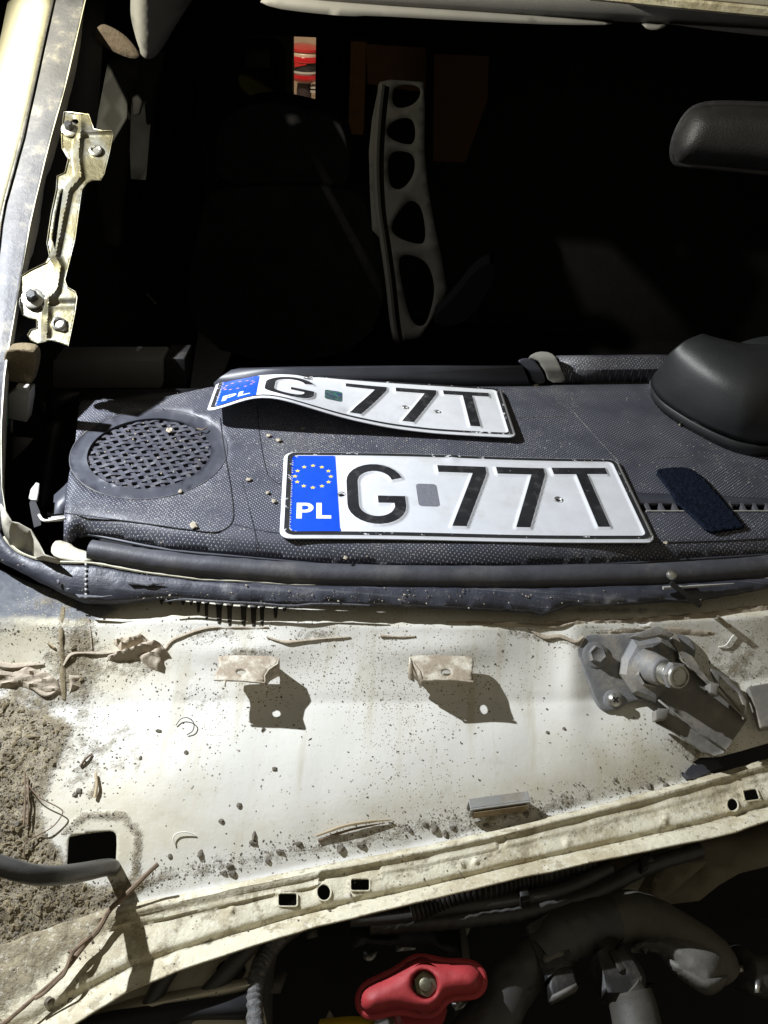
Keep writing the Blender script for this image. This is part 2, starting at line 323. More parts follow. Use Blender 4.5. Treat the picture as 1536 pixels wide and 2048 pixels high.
def lathe(name, O, axis, prof, m, parent=None, seg=24, caps=True, **kw):     # prof: (distance along axis, radius); seg=6 makes a hexagon
    axis = Vector(axis).normalized(); A = axis.orthogonal().normalized(); B = axis.cross(A); V = []; Fc = []
    for h, r in prof:
        for k in range(seg):
            t = 2 * math.pi * k / seg; V.append(O + axis * h + (A * math.cos(t) + B * math.sin(t)) * max(r, 1e-5))
    n = len(prof)
    for i in range(n - 1):
        for k in range(seg):
            a_ = i * seg + k; b_ = i * seg + (k + 1) % seg; Fc.append((a_, b_, b_ + seg, a_ + seg))
    if caps: Fc += [tuple(reversed(range(seg))), tuple(range((n - 1) * seg, n * seg))]
    return mk(name, V, Fc, m, parent, **kw)
def loft(name, lines, m, parent=None, thick=0, **kw):       # lines: equal-length lists of points
    V = [Vector(p) for l in lines for p in l]; n = len(lines[0]); Fc = []
    for i in range(len(lines) - 1):
        for k in range(n - 1): a_ = i * n + k; Fc.append((a_, a_ + 1, a_ + 1 + n, a_ + n))
    Fc = face_cam(V, Fc); o = mk(name, V, Fc, m, parent, **kw)
    if thick: solid(o, thick)
    return o
def box(name, O, ax, ay, az, m, parent=None, bevel=0.0, **kw):
    O = Vector(O); V = [O + ax * i + ay * j + az * k for k in (0, 1) for j in (0, 1) for i in (0, 1)]
    Fc = [(0, 2, 3, 1), (4, 5, 7, 6), (0, 1, 5, 4), (2, 6, 7, 3), (0, 4, 6, 2), (1, 3, 7, 5)]
    if ax.cross(ay).dot(az) < 0: Fc = [tuple(reversed(f)) for f in Fc]
    o = mk(name, V, Fc, m, parent, smooth=False, **kw)
    if bevel: b = o.modifiers.new('edge', 'BEVEL'); b.width = bevel; b.segments = 2
    return o
def prismY(name, poly, y, depth, m, parent=None, holes=(), step=None, bevel=0.0, **kw):
    V2, Fc = fill2d(poly, holes, step); V = [Py(a_, b_, y) for a_, b_ in V2]; Fc = face_cam(V, Fc)
    o = mk(name, V, Fc, m, parent, **kw); solid(o, depth, bevel); return o
# ============================================================ THE CAR (its front body, dashboard, cabin and engine bay)
CAR = thing('car', 'old cream car without its windscreen, open dashboard and dirty cowl lit by a lamp', 'car', (0, 0.45, -0.6))
def I(px, pts): return np.interp(px, [p[0] for p in pts], [p[1] for p in pts])
rowA = [(-80, 1150), (0, 1160), (60, 1185), (150, 1215), (235, 1204), (300, 1196), (400, 1198), (512, 1204), (760, 1207), (1000, 1220), (1100, 1222), (1150, 1205), (1300, 1204), (1420, 1192), (1536, 1170), (1620, 1160)]
rowB = [(-80, 1240), (0, 1240), (120, 1252), (340, 1240), (560, 1246), (768, 1252), (1000, 1256), (1250, 1246), (1536, 1232), (1620, 1225)]
rowC = [(-80, 1440), (0, 1430), (180, 1418), (400, 1408), (1100, 1408), (1300, 1395), (1536, 1360), (1620, 1350)]
ridge = [(-80, 1925), (0, 1900), (120, 1858), (220, 1822), (400, 1786), (512, 1762), (640, 1735), (800, 1705), (1000, 1662), (1250, 1600), (1400, 1560), (1536, 1522), (1620, 1500)]
edge = [(-80, 2170), (60, 2105), (150, 2048), (250, 1985), (350, 1943), (512, 1888), (640, 1850), (800, 1812), (1000, 1764), (1200, 1720), (1400, 1680), (1470, 1664), (1536, 1640), (1620, 1605)]
FT = None
FLB = [(-90, 1090), (-25, 1108), (0, 1123), (43, 1147), (110, 1180), (183, 1207), (350, 1200), (512, 1209), (743, 1211), (1060, 1224), (1141, 1213), (1330, 1206), (1440, 1195), (1536, 1177), (1620, 1165)]
ext_ = [FLB.append((1960, 1128))]
ZF = [(x, PW(x, y, 0).z) for x, y in FLB]; ZF0 = float(np.interp(768, [p[0] for p in ZF], [p[1] for p in ZF])); print('ZF', ZF)
def ext(l): (x0, y0), (x1, y1) = l[-2], l[-1]; l.append((1960, y1 + (y1 - y0) / (x1 - x0) * (1960 - x1)))
for l_ in (rowA, rowB, rowC, ridge, edge): ext(l_)
def rise(px): return np.clip((1735 - I(px, ridge)) * .00011, 0, .026)
def cowl_z(px, py):
    px = np.asarray(px, float); py = np.asarray(py, float)
    a_, b_, c_, d_ = I(px, rowA), I(px, rowB), I(px, rowC), I(px, ridge)
    z = np.zeros(px.shape)
    t = np.clip((py - a_) / (b_ - a_), -1, 1); zf = I(px, ZF); zA = zf - .0115; zB = zf - .0135; zC = -.064 + .7 * (zf - ZF0); zz = zA + (zB - zA) * t
    t = np.clip((py - b_) / (c_ - b_), 0, 1); z2 = zB + (zC - zB) * t - 0.002 * np.sin(np.pi * t)
    d0 = d_ - 12
    t = np.clip((py - c_) / (d0 - c_), 0, 1); z3 = zC + (-.100 + rise(px) - zC) * t + 0.003 * np.sin(np.pi * t)
    z = np.where(py < b_, zz, np.where(py < c_, z2, z3))
    soft = 1 / (1 + np.exp(-(py - c_) / 6)); z = np.where(np.abs(py - c_) < 24, z2 * (1 - soft) + z3 * soft, z)
    z += 0.004 * np.exp(-((px - 1150) / 35) ** 2) * np.exp(-((py - 1330) / 90) ** 2)       # pressed swelling beside the wiper plate
    z += 0.003 * (np.exp(-((px - 480) / 110) ** 2) + np.exp(-((px - 880) / 110) ** 2)) * np.exp(-((py - 1300) / 30) ** 2)
    return z
HEAVY = [(-90, 1385), (30, 1395), (110, 1435), (150, 1455), (130, 1490), (105, 1545), (85, 1590), (70, 1625), (100, 1680), (140, 1745), (190, 1775), (330, 1755), (240, 1800), (140, 1855), (60, 1960), (-90, 2080)]
def gauss(px, py, cx, cy, rx, ry): return np.exp(-((px - cx) / rx) ** 2 - ((py - cy) / ry) ** 2)
def line_d(px, py, pts, wd): return np.exp(-(dpoly(px, py, pts, False) / wd) ** 2)
def cowl_dirt(px, py):
    px = np.asarray(px, float); py = np.asarray(py, float)
    ins = inpoly(px, py, HEAVY); dd = dpoly(px, py, HEAVY); s = np.where(ins, dd, -dd)
    d = 1 / (1 + np.exp(-s / 12)) * 1.1
    d = np.maximum(d, 0.75 * gauss(px, py, 150, 1330, 65, 110))
    d = np.maximum(d, 0.62 * gauss(px, py, 60, 1400, 120, 60)); d = np.maximum(d, 0.5 * gauss(px, py, 110, 1200, 60, 40)); d = np.maximum(d, 0.7 * gauss(px, py, 160, 1290, 50, 70))
    d = np.maximum(d, 0.55 * gauss(px, py, 260, 1330, 90, 40))
    d = np.maximum(d, 0.50 * gauss(px, py, 170, 1500, 70, 110)); d = np.maximum(d, 0.36 * gauss(px, py, 220, 1480, 90, 120))
    d = np.maximum(d, (0.43 - .1 * (px > 1080)) * line_d(px, py, [(200, 1800), (340, 1752), (480, 1722), (640, 1688), (800, 1662), (950, 1636), (1150, 1600), (1300, 1570), (1420, 1545)], 26))
    d = np.maximum(d, 0.50 * line_d(px, py, [(900, 1662), (1000, 1635), (1130, 1608)], 22))
    d = np.maximum(d, 0.60 * line_d(px, py, [(130, 1665), (170, 1632), (250, 1632), (275, 1668), (272, 1740), (240, 1790)], 14))
    d = np.maximum(d, 0.40 * gauss(px, py, 420, 1270, 120, 28)); d = np.maximum(d, 0.42 * gauss(px, py, 620, 1270, 90, 16))
    d = np.maximum(d, 0.62 * gauss(px, py, 495, 1302, 60, 14)); d = np.maximum(d, 0.35 * gauss(px, py, 400, 1400, 70, 50))
    d = np.maximum(d, 0.50 * line_d(px, py, [(1020, 1262), (1140, 1285), (1160, 1290)], 12)); d = np.maximum(d, 0.6 * line_d(px, py, [(1180, 1266), (1300, 1258)], 7))
    d = np.maximum(d, 0.50 * gauss(px, py, 1470, 1330, 90, 80)); d = np.maximum(d, 0.6 * gauss(px, py, 1400, 1500, 60, 30)); d = np.maximum(d, 0.45 * gauss(px, py, 1350, 1480, 40, 30))
    d = np.maximum(d, 0.5 * line_d(px, py, [(120, 1230), (126, 1420)], 9)); d = np.maximum(d, 0.55 * line_d(px, py, [(185, 1590), (195, 1550)], 8)); d = np.maximum(d, 0.5 * gauss(px, py, 182, 1588, 20, 14))
    d = np.maximum(d, 0.42 * line_d(px, py, [(-80, 1262), (120, 1262)], 14)); d = np.maximum(d, 0.35)*0 + d
    return d
def cowl_film_shade(px, py):
    px = np.asarray(px, float); py = np.asarray(py, float)
    f = 0.16 * np.clip((px - 900) / 500, 0, 1) + 0.22 * gauss(px, py, 1150, 1540, 260, 70) + 1.0 * gauss(px, py, 60, 1300, 120, 60) + 0.95 * gauss(px, py, 240, 1330, 110, 60) + 0.7 * gauss(px, py, 60, 1900, 200, 200) + 0.40 * gauss(px, py, 200, 1600, 180, 120)  # dust film, plus painted yellowing toward the right for the lamp's outer beam
    f += 0.35 * line_d(px, py, [(200, 1700), (600, 1660), (1300, 1540)], 50); f += 0.45 * (py < I(px, rowB))  # last term tans the strip above rowB as painted shade under the flange
    f += .10 + .25 * gauss(px, py, 300, 1620, 150, 60)
    return np.clip(f, 0, 1)
def cowl_grey(px, py):
    px = np.asarray(px, float); py = np.asarray(py, float)
    return np.clip(1.5 * gauss(px, py, 0, 1185, 150, 52) + 1.1 * gauss(px, py, 170, 1218, 70, 26) + 0.5 * gauss(px, py, 1200, 1222, 300, 8), 0, 1)
HOLE = smoothp([(137, 1680), (140, 1672), (215, 1662), (230, 1664), (234, 1676), (231, 1735), (222, 1745), (140, 1746), (134, 1738)], 1)
HOLE_R = [(1386, 1524), (1400, 1515), (1440, 1513), (1480, 1503), (1536, 1487), (1640, 1458), (1640, 1490), (1536, 1520), (1490, 1533), (1455, 1552), (1430, 1548), (1405, 1538)]
HOLE_T = ell(1285, 1243, 15, 6, 14)
HOLE_L = ell(-2, 1498, 8, 13, 12)
def cowl_h(p, d):
    h = 0.0012 * noise.noise(p * 25)
    if d > 0.45:
        k = min(1, (d - 0.45) / 0.5); h += k * (0.0018 * noise.noise(p * 90) + 0.0011 * abs(noise.noise(p * 210)) + 0.002 * noise.noise(p * 45)) + 0.0012 * k
    return h
def build_cowl():
    xs = list(range(-80, 1941, 20))
    out = [(x, float(I(x, rowA)) - 22) for x in xs] + [(x, float(I(x, ridge)) + 2) for x in reversed(xs)]
    V2, Fc = fill2d(out, [HOLE, HOLE_R, HOLE_T, HOLE_L], 6.5)
    X, Y = V2[:, 0], V2[:, 1]; Z = cowl_z(X, Y); D = cowl_dirt(X, Y)
    V = []
    for x, y, z, d in zip(X, Y, Z, D):
        p = P(x, y, z); p.z += cowl_h(p, d); V.append(p)
    Fc = face_cam(V, Fc)
    return solid(mk('cowl_panel', V, Fc, COWL, CAR, angle=50, attrs={'dirt': D, 'film_shade': cowl_film_shade(X, Y), 'grey': cowl_grey(X, Y)}), 0.001)
build_cowl()
def cz(px, py, up=0.0):
    p = P(px, py, float(cowl_z(np.array([px]), np.array([py]))[0])); p.z += cowl_h(p, float(cowl_dirt(np.array([px]), np.array([py]))[0])) + up; return p

# hood-seal rail along the front of the cowl, with its punched holes
RH = [rrect(556, 1786, 595, 1813, 5, 3), ell(648, 1785, 14.5, 17, 22), rrect(701, 1757, 740, 1782, 5, 3), ell(1465, 1610, 11.5, 14, 20, -15), [(1485, 1581), (1508, 1577), (1514, 1580), (1520, 1596), (1517, 1600), (1494, 1603), (1489, 1600)]]
def rail_z(X, Y):
    r = I(X, ridge); e = I(X, edge); t = (Y - r) / (e - r); wdt = e - r
    z = -0.0975 + rise(X)
    z += 0.005 * np.exp(-(((Y - r) - 7) / 8) ** 2) * np.clip((X - 150) / 90, 0, 1)
    pad = np.exp(-(np.maximum(0, np.abs((Y - r) - 24) - 9) / 3) ** 2) * (((X > 215) & (X < 640)) * 1.0 + ((X > 760) & (X < 995)) * 0.6 + (X > 1010) * 0.5)
    z += 0.0022 * pad
    z += -0.0035 * np.exp(-((t - 0.74) / 0.07) ** 2) + 0.004 * np.clip((t - 0.78) / 0.22, 0, 1)
    z += 0.0012 * gauss(X, Y, 463, 1820, 6, 6) * 2 + 0.0025 * gauss(X, Y, 925, 1728, 6, 6) + 0.0025 * gauss(X, Y, 952, 1722, 6, 6) + 0.002 * gauss(X, Y, 1135, 1683, 7, 8) + 0.002 * gauss(X, Y, 1330, 1640, 6, 10)
    for h in RH:
        h = np.array(h); c = h.mean(0); dd = dpoly(X, Y, h); z += 0.0009 * np.exp(-(dd / 5) ** 2)
    return z
def build_rail():
    xs = list(range(-80, 1621, 16))
    tt = lambda x, y: (x, (y - float(I(x, ridge))) / (float(I(x, edge)) - float(I(x, ridge))) * 110)
    V2, Fc = fill2d([(-80, -4), (1940, -4), (1940, 110), (-80, 110)], [[tt(*p) for p in resample(h, 3)] for h in RH], 4.2)
    X = V2[:, 0]; Y = I(X, ridge) + V2[:, 1] / 110 * (I(X, edge) - I(X, ridge)); Z = rail_z(X, Y); t = (Y - I(X, ridge)) / (I(X, edge) - I(X, ridge))
    D = 0.9 / (1 + np.exp(-((250 - X) * 0.9 - (Y - 1850) * 1.0 - 45) / 22)) * (X < 260) + 0.30 * np.exp(-((t - 0.12) / 0.08) ** 2) + 0.33 * np.exp(-((t - .42) / .12) ** 2) * (X > 700) + 0.35 * np.exp(-((t - .74) / .05) ** 2)
    V = []
    for x, y, z, d in zip(X, Y, Z, D):
        p = P(x, y, z); p.z += 0.0012 * noise.noise(p * 60) + (0.003 * noise.noise(p * 80) + 0.001) * max(0, min(1, (d - .5) * 3)); V.append(p)
    solid(mk('hood_seal_rail', V, face_cam(V, Fc), RAIL, CAR, angle=60, attrs={'dirt': D}), 0.0012)
build_rail()
for i, h in enumerate(RH):      # folded lips round the punched holes
    hp = [P(x, y, float(rail_z(np.array([x]), np.array([y]))[0]) + 0.0006) for x, y in h]
    tube('hole_lip', hp + [hp[0]], 0.0006, RAIL, CAR, seg=6, n=1)

# windscreen flange: black primed strip under the opening and grey residue up the pillar
def strip(name, top, bot, off_t, off_m, off_b, m, nx=90, wob=0.0, closed_x=(0, 1536), **kw):
    lines = [[], [], [], [], []]
    xs = np.linspace(closed_x[0], closed_x[1], nx)
    for x in xs:
        a_ = float(I(x, top)); b_ = float(I(x, bot))
        for k, (t, o) in enumerate(((0, off_t), (0.12, off_m), (0.5, off_m * 1.15), (0.85, off_m * .8 + off_b * .2), (1, off_b))):
            v = Vector((x, 0, 0)); y = a_ + (b_ - a_) * t + (noise.noise(Vector((x * .05, k * 3.1, 0))) * wob if k else noise.noise(Vector((x * .08, 9, 0))) * wob * .4)
            lines[k].append(PW(x, y, o + 0.0012 * noise.noise(Vector((x * .04, k, 5))) * (wob > 0)))
    return loft(name, lines, m, CAR, thick=0.0015, angle=60, **kw)
FT = [(-90, 900), (-25, 1000), (0, 1062), (10, 1078), (33, 1103), (67, 1117), (117, 1125), (187, 1127), (283, 1145), (400, 1160), (512, 1165), (575, 1170), (734, 1173), (1060, 1177), (1331, 1169), (1536, 1156), (1620, 1148), (1960, 1114)]
FB = [(-90, 1090), (-25, 1108), (0, 1123), (43, 1147), (110, 1180), (167, 1207), (183, 1207), (233, 1209), (300, 1201), (350, 1197), (400, 1203), (512, 1209), (640, 1207), (743, 1211), (1060, 1226), (1083, 1233), (1110, 1224), (1141, 1211), (1200, 1214), (1274, 1209), (1330, 1205), (1380, 1207), (1440, 1195), (1536, 1177), (1620, 1165), (1960, 1128)]
strip('windscreen_flange', FT, FB, 0.0, 0.002, -0.003, BLACKF, 180, 2.0, (-30, 1940))
# bright bare-metal scrape along the upper edge of the flange
tube('scraped_edge', [PW(x, float(I(x, FT)) - 1, 0.0016) for x in range(8, 640, 16)], [0.0012, 0.0010, 0.0008, 0.0005, 0.0001], CREAM, CAR, seg=6, n=2, wob=0.0006)
tube('scraped_edge', [PW(x, y, 0.001) for x, y in ((330, 1203), (370, 1199), (430, 1203), (500, 1206), (580, 1212), (640, 1208), (740, 1211))], [0.0005, 0.0012, 0.0008, 0.0014, 0.0006], GREYF, CAR, seg=6, n=4, wob=0.0006)
# drips of black primer running down from the flange
for (x, l, wd) in ((323, 12, 4), (340, 14, 6), (366, 14, 5), (382, 12, 4), (397, 26, 5), (413, 38, 5), (438, 44, 8), (459, 46, 7), (487, 44, 8), (507, 46, 8), (524, 44, 6), (551, 30, 6), (569, 16, 6), (590, 9, 5)):
    y0 = float(I(x, FB)) - 2; pts = []; 
    wd *= 1.25; out = [(x - wd * 1.3, y0), (x - wd * .55, y0 + 6), (x - wd * .5 + l * .01, y0 + l * .7), (x - wd * .35, y0 + l), (x + wd * .2, y0 + l + 2), (x + wd * .5, y0 + l * .85), (x + wd * .6, y0 + 6), (x + wd * 1.4, y0)]
    sheet('paint_drip', smoothp(out, 1), lambda a_, b_: cz(a_, b_, 0.0005), mat('brown_black_primer', (0.07, 0.062, 0.05), .6, var=.3), CAR, thick=0.0003)
for k_ in range(7): sheet('bare_scratch', [(169, 1126 + 10 * k_), (174, 1127 + 10 * k_), (174, 1132 + 10 * k_), (170, 1132 + 10 * k_)], lambda a_, b_: PW(a_, b_, 0.0030), GREYP, CAR, thick=0.0003)
for a_ in ([(113, 1160), (119, 1158), (120, 1168), (115, 1170)], [(132, 1176), (141, 1176), (140, 1180), (133, 1180)], [(150, 1188), (205, 1192), (228, 1190), (200, 1196), (160, 1197)], [(250, 1160), (330, 1166), (300, 1172), (262, 1170)]):
    sheet('bare_scratch', a_, lambda a_, b_: PW(a_, b_, 0.0042), GREYF, CAR, step=6, thick=0.0003)

# seam sealer beads and crumpled sealer on the cowl corner
def bead(pts, r, m=SEAL, up=0.0008, flat=0.55): return tube('seam_sealer', [cz(x, y, up) for x, y in pts], r, m, CAR, seg=8, n=5, flat=flat, wob=0.0007)
bead([(128, 1335), (143, 1314), (170, 1309), (207, 1308), (245, 1303), (277, 1300)], [0.0012, 0.0012, 0.0008])
bead([(330, 1300), (343, 1283), (367, 1272), (417, 1257), (470, 1255), (536, 1255)], [0.0008, 0.0014, 0.0008, 0.0006])
bead([(533, 1275), (556, 1283), (579, 1286), (640, 1279), (700, 1275)], [0.0008, 0.0012, 0.0006]); bead([(760, 1272), (800, 1275), (830, 1274)], 0.0006)
bead([(126, 1215), (122, 1260), (125, 1310), (127, 1365), (128, 1400)], [0.0018, 0.0014, 0.0016, 0.002, 0.0014], m=SOILM, up=0, flat=.4)
bead([(178, 1240), (182, 1275), (184, 1300)], 0.0006); bead([(960, 1245), (1080, 1252), (1130, 1250), (1160, 1240)], [0.0006, 0.0018, 0.002, 0.0012])
bead([(1060, 1262), (1090, 1276), (1120, 1274), (1150, 1285), (1166, 1276)], [0.001, 0.0022, 0.0015, 0.001]); bead([(1425, 1226), (1442, 1240), (1450, 1252), (1462, 1255)], [0.0008, 0.0016, 0.002, 0.001])
bead([(-30, 1325), (20, 1333), (60, 1331), (88, 1330)], [0.0022, 0.003, 0.0016, 0.0008]); bead([(-20, 1345), (30, 1352), (62, 1372), (92, 1392), (118, 1380)], [0.003, 0.0022, 0.0016, 0.0012])
def crumple(out, amp, up, seed, m=SEAL):
    V2, Fc = fill2d(out, (), 5); dd = dpoly(V2[:, 0], V2[:, 1], out); V = []
    for (x, y), d in zip(V2, dd):
        k = min(1, d / 7); n1 = noise.noise(Vector((x * .012 + seed, (y + .35 * x) * .13, seed))) + .5 * noise.noise(Vector((x * .03, y * .2, seed + 3)))
        V.append(cz(x, y, up * k + amp * n1 * k - .001 * (1 - k)))
    return mk('seam_sealer', V, face_cam(V, Fc), m, CAR, angle=70)
crumple([(222, 1283), (250, 1274), (285, 1270), (300, 1279), (325, 1288), (335, 1300), (345, 1325), (330, 1318), (322, 1345), (300, 1338), (280, 1322), (245, 1322), (215, 1322), (210, 1308), (240, 1302)], 0.0048, 0.0045, 1.3)
crumple([(-60, 1330), (0, 1322), (60, 1332), (100, 1345), (120, 1365), (128, 1395), (90, 1390), (40, 1375), (-60, 1385)], 0.0035, 0.002, 5.1)
crumple([(135, 1352), (165, 1350), (168, 1362), (150, 1368), (166, 1375), (145, 1385), (134, 1400), (138, 1375)], 0.003, 0.002, 8.2)
crumple([(1200, 1262), (1290, 1255), (1350, 1250), (1440, 1262), (1480, 1270), (1400, 1275), (1300, 1268), (1220, 1272)], 0.002, 0.001, 2.2)
crumple([(870, 1240), (1060, 1244), (1250, 1236), (1420, 1222), (1540, 1206), (1540, 1222), (1430, 1236), (1250, 1248), (1060, 1256), (900, 1250)], 0.003, 0.0025, 6.2, SEAL)

# two mounting tabs standing out of the cowl
def tab(poly, hole, z, fl, front_lip):
    O = P(poly[0][0], poly[0][1], z); n = Vector((0.0, 0.02, 1.0))
    fn = lambda a_, b_: hit(a_, b_, O, n)
    o = sheet('mounting_tab', smoothp(poly, 1), fn, TABM, CAR, holes=[hole], step=6, thick=0.0012)
    m_ = [fn(a_, b_) for a_, b_ in fl]
    loft('tab_flange', [[p + Vector((0, 0, .0002)) for p in m_], [p + Vector((0, .002, -h)) for p, h in zip(m_, np.linspace(.018, .012, len(m_)))]], TABM, o_parent(o), thick=0.0012)
    l_ = [fn(a_, b_) for a_, b_ in front_lip]
    tube('tab_lip', l_, 0.0009, TABM, o, seg=8, n=3, wob=0.0004)
    return o
def o_parent(o): return o
o1 = tab([(433, 1313), (460, 1310), (545, 1312), (558, 1316), (556, 1328), (537, 1340), (527, 1352), (529, 1366), (480, 1361), (428, 1360), (430, 1348), (440, 1330)], ell(483, 1344, 9.5, 5, 16), -0.0400, [(559, 1316), (557, 1328), (539, 1340), (531, 1352), (533, 1366)], [(428, 1360), (480, 1361), (530, 1366)])
loft('tab_flange', [[P(447, 1361, -.0385), P(452, 1362, -.0385)], [P(449, 1374, -.041), P(451, 1374, -.041)]], TABM, o1, thick=0.001)
o2 = tab([(819, 1312), (850, 1310), (930, 1312), (945, 1314), (948, 1326), (944, 1345), (947, 1365), (900, 1360), (845, 1360), (843, 1350), (836, 1334), (820, 1322)], ell(893, 1345, 9.5, 7, 16), -0.0390, [(819, 1316), (828, 1330), (838, 1342), (843, 1360)], [(845, 1361), (900, 1360), (946, 1364)])
loft('tab_flange', [[P(818, 1314, -.0375), P(822, 1322, -.0375)], [P(816, 1357, -.048), P(828, 1364, -.048)]], TABM, o2, thick=0.001)

# wiper pivot bolted to the cowl
WP = thing_like = None
wp_O = cz(1250, 1350, 0.004); wp_n = Vector((0.05, -0.50, 0.86)).normalized()
def W_(px, py, off=0.0): return hit(px, py, wp_O, wp_n, off)
base = sheet('wiper_pivot', smoothp([(1151, 1300), (1153, 1275), (1170, 1268), (1262, 1268), (1300, 1262), (1370, 1268), (1390, 1285), (1393, 1305), (1385, 1325), (1300, 1400), (1264, 1402), (1236, 1420), (1212, 1424), (1194, 1410), (1180, 1370)], 2), lambda a_, b_: W_(a_, b_, 0.002), ALU, CAR, step=9, thick=0.004, bevel=0.001)
def hexbolt(px, py, off, r, par, m=ALU, name='bolt', phil=False):
    c = W_(px, py, off); ax = (wp_n + Vector((0, -0.1, 0))).normalized()
    lathe(name, c, ax, [(0, r * 1.45), (.0012, r * 1.45), (.002, r * 1.15)], m, par, seg=24)
    if phil:
        lathe(name, c, ax, [(.0015, r * 1.0), (.0045, r * .95), (.006, r * .55)], STEEL, par, seg=20)
        A = ax.orthogonal().normalized(); B = ax.cross(A)
        for X_, Y_ in ((A, B), (B, A)): box('cross_slot', c + ax * .0055 - X_ * r * .5 - Y_ * r * .12, X_ * r, Y_ * r * .24, ax * .0008, BLKD, par)
    else: lathe(name, c, ax, [(.0015, r), (.0065, r), (.0075, r * .85), (.0068, r * .6)], m, par, seg=6)
hexbolt(1190, 1310, 0.0022, 0.0068, base); hexbolt(1226, 1400, 0.0022, 0.0052, base, phil=True)
# faceted casting
def prismW(name, poly, o0, o1, m, par, bevel=0.0012, holes=(), sm=0):
    V2, Fc = fill2d(smoothp(poly, sm) if sm else poly, holes); V = [W_(a_, b_, o1) for a_, b_ in V2]
    return solid(mk(name, V, face_cam(V, Fc), m, par), abs(o1 - o0), bevel)
lines = []
for sc, off, sh in ((1.0, .003, 0), (0.96, .009, 0), (0.80, .014, 3), (0.54, .0165, 4), (0.45, .020, 5)):
    c0 = np.array((1300 + sh, 1340 + sh)); hexa = [(1262, 1278), (1322, 1268), (1352, 1300), (1350, 1360), (1310, 1408), (1262, 1390), (1236, 1350), (1240, 1318), (1262, 1278)]
    if sc < .6: hexa = [(1298 + 60 * math.cos(t_), 1342 + 60 * math.sin(t_)) for t_ in [math.atan2(q[1] - 1340, q[0] - 1298) for q in hexa]]
    lines.append([W_(*(c0 + (np.array(p) - np.array((1298, 1342))) * sc), off) for p in hexa])
loft('casting', lines, ALU, base, angle=25)
sp0 = W_(1298, 1335, .013); sp1 = W_(1360, 1354, .046); sd = (sp1 - sp0); sl = sd.length
lathe('spindle_sleeve', sp0, sd, [(0, .0150), (sl * .12, .0118), (sl * .5, .0096), (sl * .52, .0086)], ALU, base, seg=28)
lathe('spindle', sp0, sd, [(sl * .45, .0078)] + [(sl * (.5 + .03 * k), .0074 if k % 2 else .0084) for k in range(9)] + [(sl * .79, .0090)], STEEL, base, seg=24)
lathe('spindle_nut', sp0, sd, [(sl * .76, .0088), (sl * .79, .0100), (sl * .90, .0102), (sl * .93, .0090)], ALU, base, seg=6)
lathe('spindle_nut', sp0, sd, [(sl * .93, .0084), (sl * .99, .0080), (sl * 1.0, .0070), (sl * .96, .0062)], STEEL, base, seg=24)
lathe('spindle', sp0, sd, [(sl * .94, .0050), (sl * .98, .0048), (sl * .985, .003)], STEEL, base, seg=20)
# long channel arm of the linkage
def A_(px, py, off=0.0): return hit(px, py, W_(1330, 1400, .010), Vector((0.10, -0.38, 0.92)), off)
arm = sheet('linkage_arm', [(1310, 1330), (1372, 1318), (1420, 1368), (1492, 1432), (1494, 1440), (1452, 1500), (1440, 1496), (1352, 1425), (1318, 1392)], lambda a_, b_: A_(a_, b_, 0), ARM, CAR, step=10, thick=0.003, bevel=0.0006)
def wall(name, pl, h0, h1, t=0.0016, m=ARM):
    loft(name, [[A_(a_, b_, h0) for a_, b_ in pl], [A_(a_, b_, h1) for a_, b_ in pl]], m, arm, thick=t)
sheet('channel_strip', [(1312, 1442), (1318, 1416), (1340, 1419), (1350, 1432), (1400, 1470), (1450, 1500), (1447, 1506), (1428, 1512), (1405, 1500), (1350, 1462)], lambda a_, b_: A_(a_, b_, 0.005), ARM, arm, step=10, thick=0.002, bevel=0.0005)
wall('channel_wall', [(1318, 1398), (1350, 1424), (1400, 1464), (1452, 1500)], 0, 0.006)
wall('channel_wall', [(1312, 1442), (1350, 1462), (1405, 1500), (1428, 1512)], -.004, 0.006)
wall('channel_wall', [(1340, 1262), (1352, 1290), (1372, 1322), (1405, 1352), (1418, 1362)], 0, 0.012, .0022, ARM)
wall('channel_wall', [(1405, 1355), (1440, 1392), (1492, 1440)], 0, 0.007)
sheet('channel_strip', [(1420, 1336), (1440, 1342), (1480, 1378), (1494, 1402), (1494, 1420), (1488, 1440), (1480, 1420), (1455, 1392), (1430, 1362)], lambda a_, b_: A_(a_, b_, 0.007), ARM, arm, holes=[[(1440, 1352), (1478, 1386), (1486, 1408), (1480, 1412), (1440, 1372)]], step=8, thick=0.002, bevel=0.0005)
sheet('channel_strip', [(1340, 1262), (1352, 1268), (1372, 1305), (1384, 1312), (1418, 1362), (1438, 1368), (1436, 1392), (1421, 1385), (1420, 1370), (1366, 1322), (1350, 1290)], lambda a_, b_: A_(a_, b_, 0.013), ARM, arm, step=8, thick=0.002, bevel=0.0005)
sheet('channel_tab', [(1420, 1366), (1437, 1368), (1435, 1392), (1421, 1384)], lambda a_, b_: A_(a_, b_, 0.0155), ARM, arm, thick=0.008, bevel=0.0005)
sheet('channel_tab', [(1311, 1420), (1341, 1416), (1334, 1438), (1312, 1441)], lambda a_, b_: A_(a_, b_, 0.012), ARM, arm, thick=0.007, bevel=0.0008)
sheet('channel_tab', [(1262, 1272), (1315, 1250), (1350, 1268), (1340, 1276), (1322, 1270), (1285, 1278)], lambda a_, b_: A_(a_, b_, 0.020), ALU, arm, thick=0.006, bevel=0.001)
box('drain_bar', cz(1484, 1392, .012), cz(1560, 1380, .012) - cz(1484, 1392, .012), Vector((.006, -.028, -.012)), Vector((0, 0, -.006)), ARM, CAR, bevel=.001)

